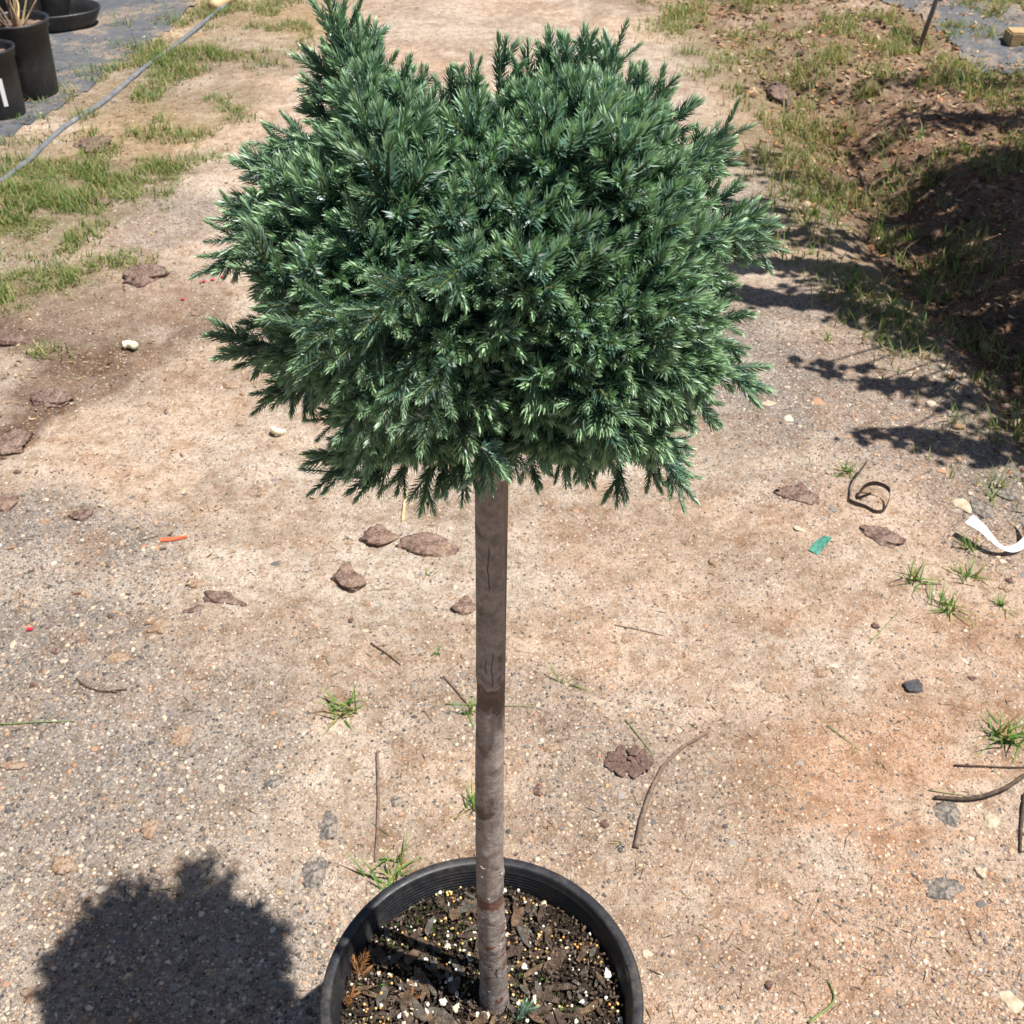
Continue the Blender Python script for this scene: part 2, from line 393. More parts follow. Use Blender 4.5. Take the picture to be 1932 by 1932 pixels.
def ground_color(x, y):
    n = fbm(x * 2.2, y * 2.2, 4, 41)
    c = np.tile(SAND, (len(x), 1)); c = lerp(c, sstep(.4, .7, n), PEACH)
    gv = grav_amt(x, y); c = lerp(c, gv * .8, GREY)
    cl = np.maximum.reduce([blob(x, y, 1780, 1480, .34, .30, 23), blob(x, y, 1700, 1800, .4, .16, 36) * .6, blob(x, y, 1450, 1600, .25, .2, 37) * .35, blob(x, y, 1560, 1820, .07, .08, 38) * .9, blob(x, y, 1900, 1250, .2, .2, 24) * .8, blob(x, y, 1500, 1150, .5, .4, 25) * .4, blob(x, y, 1500, 260, .3, .5, 26) * .55, blob(x, y, 1200, 1010, .1, .12, 27) * .5,
                            blob(x, y, 1650, 1250, .1, .05, 29) * .5, blob(x, y, 1760, 1200, .09, .05, 30) * .7])
    c = lerp(c, cl, CLAY)
    d, s = seg_dist(x, y, BROWN); r = -d * s
    br = sstep(-.01, .025, r + .05 * (fbm(x * 12, y * 12, 3, 44) - .5)) * sstep(.85, .45, r) * sstep(3.2, 2.3, y)
    br = np.maximum(br * (1.0 + .7 * (fbm(x * 8, y * 8, 3, 47) - .3)), blob(x, y, 430, 110, .35, .35, 28) * .5)
    br = np.maximum(br, blob(x, y, 1190, 8, .22, .3, 31) * .6)
    c = lerp(c, np.clip(br, 0, 1), BRN)
    c = lerp(c, np.maximum(blob(x, y, 280, 240, .3, .4, 33), blob(x, y, 500, 20, .5, .8, 35)) * .65, YEL)
    spots = sstep(.60, .72, fbm(x * 11, y * 11, 4, 55)) * sstep(.40, .6, fbm(x * 1.5, y * 1.5, 2, 56)); c = lerp(c, spots * .5, np.array((.42, .26, .16)))
    sm = sstep(.48, .66, fbm(x * 3.5 + 3, y * 6, 5, 57)); c = lerp(c, sm * .48, np.array((.33, .25, .19)))
    lt = sstep(.56, .72, fbm(x * 4 + 9, y * 5, 4, 58)); c = lerp(c, lt * .5, np.array((.64, .55, .46)))
    rt = sstep(.2, .9, x - .12 * y) * sstep(.42, .64, fbm(x * 2.5, y * 2.5, 4, 59)); c = lerp(c, rt * .5, CLAY * 1.02)
    g = np.maximum(grassL(x, y), grassR(x, y)); c = lerp(c, np.clip(g * .75, 0, 1), GDIRT)
    d, s = seg_dist(x, y, EDGE); r = d * s
    dt = sstep(-.02, .16, r + .15 * (fbm(x * 7, y * 7, 3, 61) - .5)) * sstep(1.3, 2.2, y)
    rr = sstep(.35, .6, fbm(x * 5, y * 5, 3, 62)); far = sstep(5.0, 3.6, y)
    c = lerp(c, dt * .75 * (.45 + .55 * far), RED * .8 + BRN * .35); c = lerp(c, dt * rr * .6 * far, DARK)
    outer = sstep(9, 20, np.hypot(x, y)); c = lerp(c, outer, np.array((.38, .30, .2)))
    return c, gv * (1 - dt * .7)
gc, gv = ground_color(x, y)
me = mesh_np('ground', V, F, gc, True)
at_ = me.attributes.new('grav', 'FLOAT', 'POINT'); at_.data.foreach_set('value', gv.astype(np.float32))
ground = tag(link('ground', me, M['ground']), kind='structure')

# gravel -----------------------------------------------------------
PAL = np.array([(.085, .08, .08), (.15, .14, .135), (.25, .225, .205), (.38, .31, .25), (.50, .40, .31), (.60, .50, .40), (.62, .56, .48), (.40, .21, .12), (.50, .30, .17), (.30, .27, .26), (.55, .45, .36)])
def pebcol(n, grav):
    p_d = np.array([.09, .12, .13, .12, .12, .12, .07, .05, .05, .05, .08]); p_g = np.array([.19, .22, .17, .08, .05, .05, .05, .03, .04, .10, .02])
    u = rng.random(n); cd = np.cumsum(p_d); cg = np.cumsum(p_g)
    cum = cd[None] * (1 - grav[:, None]) + cg[None] * grav[:, None]; cum /= cum[:, -1:]
    k = (u[:, None] > cum).sum(1).clip(0, len(PAL) - 1)
    return PAL[k] * rng.uniform(.8, 1.15, (n, 1)) * np.array((1.05, 1, .93))
def ground_pts(n, ylo=.72, yhi=3.2, pw=1.7):
    y = ylo + (yhi - ylo) * rng.random(n) ** pw; wd = .46 * (y * CP + CAMH * SP) + .12; x = rng.uniform(-1, 1, n) * wd
    return x, y
def gravel(n, smin, smax, tmpl, yhi, keep_all=False):
    x, y = ground_pts(n, yhi=yhi); gv = grav_amt(x, y)
    d, s = seg_dist(x, y, EDGE); inside = (d * s) < .1
    m = (rng.random(n) < (.60 + .6 * gv + 1.0 * (fbm(x * 9, y * 9, 3, 92) - .42))) & ((x + .032) ** 2 + (y - .625) ** 2 > .148 ** 2) & (inside | (rng.random(n) < .3))
    x, y, gv = x[m], y[m], gv[m]; k = len(x)
    sz = smin + (smax - smin) * rng.random(k) ** 2.6 * (.5 + .7 * gv)
    Mt = rand_rot(k, .35); sc = np.stack([sz * rng.uniform(.8, 1.4, k), sz * rng.uniform(.7, 1.1, k), sz * rng.uniform(.35, .8, k)], -1)
    Mt = Mt * sc[:, None, :]
    T = np.stack([x, y, height(x, y) - sz * .12], -1)
    g_, _ = ground_color(x, y); mx = np.clip(rng.random((k, 1)) * 1.5 - .25, 0, 1) * (1 - .45 * gv[:, None]); cc = pebcol(k, gv) * (1 - mx) + g_ * rng.uniform(.62, 1.02, (k, 1)) * mx
    return scatter(tmpl[0], tmpl[1], Mt, T, cc)
def jit(t, a, s):
    r_ = np.random.default_rng(s); return (t[0] * (1 + r_.uniform(-a, a, (len(t[0]), 1))) + r_.uniform(-a * .3, a * .3, t[0].shape), t[1])
GR_V = np.array([(1, 0, -.4), (.1, 1, -.4), (-1, .1, -.4), (0, -1, -.4), (.1, -.1, .85)], float); GR_F = np.array([(0, 1, 4), (1, 2, 4), (2, 3, 4), (3, 0, 4)])
fc_ = ICO1[0][ICO1[1]].mean(1)[:, 2] > -.3; ICO_TOP = (ICO1[0], ICO1[1][fc_])
Vs, Fs, Cs = [], [], []; off = 0
for i, (n, a, b_, t, yh) in enumerate([(42000, .0010, .0030, jit((GR_V, GR_F), .25, i), 2.6) for i in range(4)] + [(7000, .0021, .0055, jit(ICO_TOP, .28, 10 + i), 3.6) for i in range(5)]):
    v_, f_, c_ = gravel(n, a, b_, t, yh); Vs.append(v_); Fs.append(f_ + off); Cs.append(c_); off += len(v_)
me = mesh_np('gravel', np.vstack(Vs), np.vstack(Fs), np.vstack(Cs))
tag(link('gravel', me, M['gravel']), 'loose mixed grey, tan and cream gravel grains strewn over the dirt', 'gravel', kind='stuff')

def angular(V, seed, k=16):
    r_ = np.random.default_rng(seed + 1000); N = r_.normal(0, 1, (k, 3)); N /= np.linalg.norm(N, axis=1)[:, None]; dd = r_.uniform(.72, 1.0, k)
    u = V / np.linalg.norm(V, axis=1)[:, None]; q = np.maximum(u @ N.T, 1e-3) / dd; return u / np.maximum(q.max(1), .9)[:, None]
def rock_mesh(name, rx, ry, rz, seed, tm=None, rough=.35, col=None, flat=.0, smooth=False):
    V0, F0 = tm or ICO3; V = angular(V0, seed)
    ang = n3(V * 1.0, 1.3, seed) - .5; V *= (1 + rough * 1.5 * ang)[:, None]
    V *= (1 + rough * .5 * (n3(V, 4.0, seed + 9) - .5))[:, None]; V *= (1 + rough * .45 * (n3(V, 9.0, seed + 19) - .5))[:, None]; V *= (1 + rough * .3 * (n3(V, 23.0, seed + 29) - .5))[:, None]
    if flat:
        V[:, 2] = np.sign(V[:, 2]) * np.minimum(np.abs(V[:, 2]), flat + .25 * (n3(V, 3, seed + 4) - .5))
    V = V * np.array((rx, ry, rz))
    return mesh_np(name, V, F0, None if col is None else np.tile(col, (len(V), 1)), smooth)
# embedded pebbles: each a part of the ground
protos = []
pc = [(.13, .12, .115), (.20, .18, .165), (.29, .25, .22), (.46, .37, .28), (.38, .22, .14), (.55, .47, .37), (.17, .15, .14), (.25, .19, .15)]
for i in range(16):
    protos.append(rock_mesh('pebble', 1, 1, 1, 100 + i, ICO2, .5, pc[i % 8], .6))
    protos[-1].materials.append(M['gravel'])
cnt = 0
xs, ys = ground_pts(4000, yhi=2.6, pw=1.2); gvs = grav_amt(xs, ys)
for x_, y_, g_ in zip(xs, ys, gvs):
    if cnt >= 270: break
    if (x_ + .032) ** 2 + (y_ - .625) ** 2 < .17 ** 2: continue
    if rng.random() > .12 + .9 * g_: continue
    o = bpy.data.objects.new('pebble', protos[rng.integers(16)]); C.objects.link(o)
    s_ = rng.uniform(.0034, .0062) * (1 + .6 * (rng.random() < .15)) * (.85 + .25 * y_)
    o.scale = (s_ * rng.uniform(.9, 1.4), s_ * rng.uniform(.7, 1.1), s_ * .30)
    o.rotation_euler = (rng.uniform(-.2, .2), rng.uniform(-.2, .2), rng.uniform(0, 6.28)); o.location = (x_, y_, float(height(x_, y_)) - s_ * .03); o.parent = ground; cnt += 1

# weed fabric ------------------------------------------------------
def cloth(name, poly, mat, dz, sd_):
    """grid clipped to a polygon in world xy"""
    P = np.array(poly); x0, y0 = P.min(0); x1, y1 = P.max(0); st = .024
    gx = np.arange(x0, x1 + st, st); gy = np.arange(y0, y1 + st, st); XX, YY = np.meshgrid(gx, gy)
    ins = np.zeros(XX.shape, bool); n = len(P); wx = XX + .10 * (fbm(XX * 5, YY * 5, 3, sd_) - .5); wy = YY + .10 * (fbm(XX * 5, YY * 5, 3, sd_ + 3) - .5)
    for i in range(n):
        (xa, ya), (xb, yb_) = P[i], P[(i + 1) % n]
        c = ((ya > wy) != (yb_ > wy)) & (wx < (xb - xa) * (wy - ya) / (yb_ - ya + 1e-12) + xa); ins ^= c
    ZZ = height(XX, YY) + dz + .012 * fbm(XX * 3, YY * 3, 4, sd_ + 7) + .006 * np.abs(fbm(XX * 1.2 + YY * 4, YY * 1.1, 3, sd_ + 11) - .5)
    ix = np.arange(XX.size).reshape(XX.shape)
    F = np.stack([ix[:-1, :-1], ix[:-1, 1:], ix[1:, 1:], ix[1:, :-1]], -1).reshape(-1, 4)
    keep = ins[:-1, :-1].reshape(-1) & ins[1:, 1:].reshape(-1); F = F[keep]
    used = np.unique(F); mp = -np.ones(XX.size, int); mp[used] = np.arange(len(used))
    V = np.stack([XX, YY, ZZ], -1).reshape(-1, 3)[used]
    return tag(link(name, mesh_np(name, V, mp[F], None, True), mat), kind='structure')
def fabric_mat():
    b = NB('weed_fabric', .7, .35); v = b.co()
    a = b.noise(v, 2.2, 7, .7, .5); d = b.noise(v, 16, 6, .7); e = b.noise(v, 160, 3, .6)
    m = b.math('ADD', b.math('MULTIPLY', a, .62), b.math('MULTIPLY', d, .38))
    c = b.ramp(m, [(.38, (.075, .082, .095)), (.50, (.12, .122, .13)), (.56, (.24, .19, .15)), (.68, (.36, .27, .19))])
    c = b.mix(.8, c, b.ramp(e, [(.3, (.6,) * 3), (.7, (1.3,) * 3)]), 'MULTIPLY')
    b.color(c); b.bump(d, .5, .01); return b.m
M['fabric'] = fabric_mat()
offp = [(px_ - .13, py_) for px_, py_ in PIPE]
cloth('weed_fabric', [(-5, .5)] + [(-2.15, .5)] + offp + [(-1.2, 12.), (-5, 12.)], M['fabric'], -.002, 3)
cloth('weed_fabric', gpts([(1700, 20), (1790, 75), (1800, 110), (1860, 140), (1960, 160), (2100, 150)]) + [(4.5, 4.5), (4.5, 10.), (1.2, 12.), (1.1, 7.)], M['fabric'], .0, 13)

# grass ------------------------------------------------------------
def blade_template(seg=3, bend=.5):
    V = []; F = []
    for i in range(seg + 1):
        t = i / seg; w_ = (1 - t) ** .7 * .5; yb_ = bend * t * t
        if i < seg: V += [(-w_, yb_, t), (w_, yb_, t)]
        else: V += [(0, yb_, t)]
    for i in range(seg - 1): F += [(2 * i, 2 * i + 1, 2 * i + 3), (2 * i, 2 * i + 3, 2 * i + 2)]
    F.append((2 * seg - 2, 2 * seg - 1, 2 * seg)); return np.array(V), np.array(F)
def grass_field(name, x, y, hmin, hmax, wd, label, cols):
    n = len(x); Vv, Ff, Cc = [], [], []; off = 0
    grp = rng.integers(0, 4, n)
    for k in range(4):
        m = grp == k; q = m.sum(); t = blade_template(3 if k % 2 else 2, .25 + .35 * k)
        h = rng.uniform(hmin, hmax, q) * (.5 + vnoise(x[m] * 8, y[m] * 8, 5)); Mt = rot_z(rng.uniform(0, 6.28, q)) * np.stack([np.full(q, wd) * rng.uniform(.7, 1.3, q), h, h], -1)[:, None, :]
        T = np.stack([x[m], y[m], height(x[m], y[m]) - .002], -1)
        u = rng.random(q)[:, None]; ci = rng.integers(0, len(cols), q); col = cols[ci] * (.75 + .5 * u)
        tv, tf, tc = scatter(t[0], t[1], Mt, T, col); Vv.append(tv); Ff.append(tf + off); Cc.append(tc); off += len(tv)
    return tag(link(name, mesh_np(name, np.vstack(Vv), np.vstack(Ff), np.vstack(Cc)), M['grass']), label, 'grass', kind='stuff')
def sample(fn, n, x0, x1, y0, y1, cl=None):
    x = rng.uniform(x0, x1, n); y = rng.uniform(y0, y1, n); m = rng.random(n) < fn(x, y) ** 1.3
    if cl: m &= rng.random(n) < sstep(.42, .6, fbm(x * cl, y * cl, 2, 99))
    return x[m], y[m]
GC = np.array([(.11, .19, .045), (.15, .23, .06), (.22, .25, .085), (.34, .29, .13), (.085, .17, .04), (.28, .25, .11)])
x, y = sample(grassL, 190000, -2.4, -.3, 1.7, 6.5, 7)
grass_field('grass_patch', x, y, .014, .040, .0042, 'short patchy green and straw coloured grass along the grey pipe on the left', GC)
gx_, gy_ = sample(lambda a, b: grassL(a, b) ** 1.6 * sstep(.30, .46, fbm(a * 9, b * 9, 3, 72)), 100000, -2.0, -.8, 2.0, 3.8, 12)
grass_field('grass_patch', gx_, gy_, .009, .022, .0034, 'dense low green turf at the left edge below the pipe', GC[[0, 1, 2, 2, 3, 5]])
x, y = sample(grassR, 130000, .3, 3.6, 1.8, 7.5, 8)
grass_field('grass_patch', x, y, .016, .060, .0048, 'weedy grass growing over the ditch bank on the right', GC[[0, 1, 2, 3, 3, 5]])

def tuft(px, py, n, h, spread, label, col=(.13, .24, .05), wd=.0022, group='small grass tufts growing through the dirt', lean=(0, 0)):
    base = G(px, py); Vv, Ff, Cc = [], [], []; off = 0
    r_ = np.random.default_rng(int(px * 7 + py))
    for i in range(n):
        a = r_.uniform(0, 6.28); L = h * r_.uniform(.55, 1.1); el = r_.uniform(.8, 1.5) if i % 3 else r_.uniform(.1, .5); sg = 7
        dirx, diry = math.cos(a), math.sin(a); P = []
        bx, by = r_.normal(0, spread, 2); hz = 0; vz = 0; e = el; p = np.array((bx, by, -.002)); cur = r_.uniform(.1, 1.0)
        for k in range(sg):
            t = k / (sg - 1); P.append(p.copy()); e2 = e - cur * t; p = p + L / sg * np.array((dirx * math.cos(e2) + lean[0], diry * math.cos(e2) + lean[1], math.sin(e2)))
            p[2] = max(p[2], .002)
        sx, sy = -diry, dirx
        for k in range(sg):
            t = k / (sg - 1); ww = wd * (1 - t ** 1.6) * .9 + .0001; fold = ww * .35
            Vv += [P[k] + np.array((sx * ww, sy * ww, 0)), P[k] - np.array((0, 0, fold)), P[k] - np.array((sx * ww, sy * ww, 0))]
            tc = np.array(col) * (.8 + .5 * t) if i % 5 else np.array((.42, .34, .15)); Cc += [tc * r_.uniform(.85, 1.1)] * 3
        for k in range(sg - 1):
            q = off + 3 * k; Ff += [(q, q + 1, q + 4), (q, q + 4, q + 3), (q + 1, q + 2, q + 5), (q + 1, q + 5, q + 4)]
        off += 3 * sg
    o = link('grass_tuft', mesh_np('grass_tuft', np.array(Vv), np.array(Ff), np.array(Cc)), M['grass'], None, base)
    return tag(o, label, 'grass tuft', group)
TU = [(645, 1345, 16, .075, .010, 'upright green grass tuft left of the trunk, halfway down the picture'),
      (885, 1345, 9, .05, .005, 'small grass tuft touching the left side of the trunk beside a thin stick'),
      (892, 1525, 11, .065, .006, 'spreading grass tuft against the lower trunk, just above the pot'),
      (745, 1655, 20, .07, .014, 'bushy grass tuft pressed against the back left of the pot rim'),
      (1065, 1290, 5, .05, .004, 'sparse two-bladed grass sprig right of the trunk'),
      (822, 1235, 6, .02, .004, 'tiny grass sprout just left of the middle of the trunk'),
      (1722, 1095, 14, .07, .008, 'tall grass tuft left of the white paper strip'),
      (1780, 1145, 18, .065, .010, 'lowest and widest of the three grass tufts under the white strip'),
      (1825, 1090, 14, .06, .010, 'grass tuft directly below the white strip'),
      (1890, 1145, 9, .045, .006, 'small leafy tuft near the right edge under the white strip'),
      (1832, 1035, 12, .045, .008, 'grass tuft in the shadow of the white strip'),
      (1900, 1395, 26, .085, .012, 'dense spiky grass tuft with brown roots at the right edge'),
      (1605, 892, 15, .055, .008, 'grass tuft just above the twisted black strap'),
      (1608, 600, 9, .07, .008, 'grass sprig in the tree shade at the right roadside'),
      (1560, 640, 7, .05, .006, 'thin grass sprig on the gravel below the shadow fingers'),
      (1600, 545, 10, .10, .006, 'tall thin grass stems at the shaded road edge'),
      (250, 375, 12, .09, .01, 'branching weed on the path right of the green turf'),
      (312, 370, 8, .07, .006, 'smaller weed right of the branching weed'),
      (315, 520, 5, .05, .005, 'faint grass sprig left of the crown'),
      (1540, 405, 12, .09, .01, 'bright green tuft at the ditch edge right of the crown'),
      (1575, 420, 10, .12, .01, 'pale tuft with long blades beside the ditch'),
      (1655, 440, 12, .12, .02, 'broad tuft inside the ditch'),
      (1685, 330, 9, .14, .01, 'tall stemmed weed standing in the ditch'),
      (1740, 260, 10, .08, .015, 'light green weed on the ditch bank'),
      (1860, 285, 16, .06, .02, 'pale yellow-green weed rosette on the far ditch bank'),
      (1790, 70, 12, .14, .012, 'spiky weed beside the right fabric edge'),
      (235, 50, 12, .12, .02, 'weed growing out of the left weed fabric'),
      (175, 45, 14, .05, .03, 'low green weed on the left fabric'),
      (310, 120, 16, .09, .03, 'dark green weed clump behind the grey pipe'),
      (810, 1085, 4, .03, .004, 'tiny sprout left of the reddish stones'), (80, 660, 10, .04, .02, 'small green weed on the brown dirt at left'), (1170, 1590, 3, .03, .0008, 'tiny grass sprig behind the pot rim')]
for t in TU: tuft(t[0], t[1], int(t[2] * 1.5) if t[2] > 5 else t[2], t[3], t[4], t[5], wd=.0012 + t[3] * .009)
def blade(px0, py0, px1, py1, label, mat='grass', r=.0012, bow=.02, col=(.25, .33, .12), cat='blade of grass', name='fallen_grass', lift=.004, ex=None):
    a, b = G(px0, py0), G(px1, py1); m = (a + b) / 2; m.z += lift; m.x += bow; pts = curve_pts([a, m, b], 12)
    for p in pts: p.z = float(height(p.x, p.y)) + .0015 + r
    V, F = tube(pts, np.linspace(r, r * .4, 12), 5)
    o = link(name, faces_mesh(name, V, F, True, np.tile(col, (len(V), 1))), M[mat]); return tag(o, label, cat)
blade(0, 1368, 140, 1362, 'long green grass blade lying on dark gravel at the left edge')
blade(1525, 1932, 1562, 1850, 'green and straw blade lying at the bottom right of the pot', r=.002)
blade(1560, 1370, 1625, 1418, 'short green blade above a dark crack right of the curved twig', bow=0)
blade(1180, 1360, 1232, 1425, 'thin green stem beside the crumbly bark disc', bow=0)
blade(1640, 1215, 1700, 1150, 'pale bent grass stem left of the lowest tuft', bow=0)
blade(1752, 1492, 1850, 1508, 'dry pale blade lying below the spiky tuft at right', bow=0, col=(.4, .38, .2))
blade(840, 1330, 1010, 1335, 'faint green stem crossing behind the trunk', bow=0)
MARKS = [((717, 1014), 'tan angular stone'), ((808, 1032), 'purple flat stone'), ((657, 1096), 'rounded reddish stone'), ((328, 1018), 'red plastic strip'), ((522, 822), 'white shell'), ((245, 658), 'pale cork stub'), ((640, 1320), 'upright grass tuft'),
 ((712, 1520), 'straight twig'), ((1183, 1440), 'round bark disc'), ((1260, 1480), 'curved twig'), ((1548, 1030), 'green scrap'), ((1640, 945), 'black strap'), ((1665, 1012), 'purple bark flake'), ((1870, 1030), 'white strip'), ((1780, 1130), 'tufts under the strip'), ((1895, 1390), 'spiky tuft'),
 ((1850, 1505), 'branched twig'), ((300, 1182), 'crumbled clay lump'), ((225, 1243), 'pale clay patch'), ((25, 1443), 'rust coloured chip'), ((420, 1130), 'curved bark strip'), ((25, 835), 'pink bark slab'), ((14, 948), 'oval brown stone'), ((320, 1750), 'crown shadow'), ((1220, 1750), 'pot rim'), ((1535, 1812), 'orange-red clod'), ((1780, 1680), 'grey-brown stone'), ((88, 755), 'bark flake on dark dirt'), ((925, 1100), 'bare trunk'), ((1722, 1298), 'charcoal chip'), ((1548, 1268), 'dark brown clod'), ((118, 1632), 'lower left clay patch')]
USED = {}
def beside(px, py, stem):
    m = min(MARKS, key=lambda q: math.hypot(q[0][0] - px, q[0][1] - py)); dx, dy = px - m[0][0], py - m[0][1]
    side = ('right of' if dx > 0 else 'left of') if abs(dx) > abs(dy) else ('below' if dy > 0 else 'above')
    near = '' if math.hypot(dx, dy) < 90 else 'well '
    lab = f'{stem} {near}{side} the {m[1]}'; return lab
for q in range(16):
    px_, py_ = rng.uniform(30, 1900), rng.uniform(1000, 1900)
    if 560 < px_ < 1260 and py_ > 1580 or px_ > 860 and px_ < 990: continue
    a_ = rng.uniform(0, 3.14); L = rng.uniform(18, 50)
    blade(px_, py_, px_ + L * math.cos(a_), py_ + L * .8 * math.sin(a_), beside(px_, py_, ('straw coloured', 'dark', 'greenish')[q % 3] + ' thin stem scrap lying'), 'leaf_dry', .0008, .0, col=((.30, .22, .12), (.16, .12, .08), (.22, .26, .12))[q % 3], cat='stem scrap', name='stem_scrap')['group'] = 'thin dry stem scraps scattered over the dirt'

# twigs ------------------------------------------------------------
def twig(pix, r0, r1, label, mat='twig', cat='twig', name='twig', lift=None, extra=()):
    P = [G(a, b) for a, b in pix]
    if lift:
        for p, l in zip(P, lift): p.z += l
    pts = curve_pts(P, 26)
    if not lift:
        for p in pts: p.z = float(height(p.x, p.y)) + r0 * .9
    base = pts[0].copy()
    V, F = tube([p - base for p in pts], np.linspace(r0, r1, 26), 8, nz=.5, sd_=int(pix[0][0]))
    root = link(name, faces_mesh(name, V, F), M[mat], None, base); tag(root, label, cat)
    for e, er in extra:
        q = curve_pts([G(a, b) + Vector((0, 0, r0)) - base for a, b in e], 12); V, F = tube(q, np.linspace(er, er * .5, 12), 6, nz=.5)
        link('side_twig', faces_mesh('side_twig', V, F), M[mat], root)
    return root
twig([(1200, 1602), (1215, 1530), (1248, 1455), (1285, 1415), (1335, 1385)], .0042, .0022, 'curved brown twig lying right of the trunk above the pot')
twig([(712, 1422), (714, 1500), (712, 1570), (708, 1628)], .0026, .0018, 'straight thin twig lying upright left of the trunk')
twig([(838, 1278), (862, 1305), (890, 1340)], .0026, .0016, 'short slanted twig touching the left of the trunk')
twig([(1762, 1508), (1830, 1512), (1890, 1498), (1940, 1468)], .003, .0035, 'dark branched twig reaching in from the right edge', 'dark_twig', lift=[.004, .008, .014, .02], extra=[([(1932, 1500), (1926, 1560), (1924, 1610)], .0035), ([(1800, 1446), (1880, 1449), (1940, 1450)], .002)])
twig([(145, 1282), (165, 1298), (200, 1306), (240, 1302)], .0022, .0014, 'curved dark stem beside the orange crumbs on the left', 'dark_twig')
twig([(1160, 1180), (1210, 1190), (1250, 1200)], .0014, .0008, 'hair-thin stem right of the trunk')
twig([(700, 1215), (730, 1235), (755, 1255)], .002, .001, 'small dark twig left of the trunk at mid height', 'dark_twig')
twig([(760, 985), (763, 955), (768, 925)], .0035, .003, 'pale straw stick poking out below the crown', 'straw')
twig([(1622, 330), (1640, 370), (1660, 400)], .006, .004, 'short brown stick lying on the ditch slope')
twig([(1690, 290), (1640, 350), (1590, 300)], .003, .002, 'bent grey stem in the ditch')

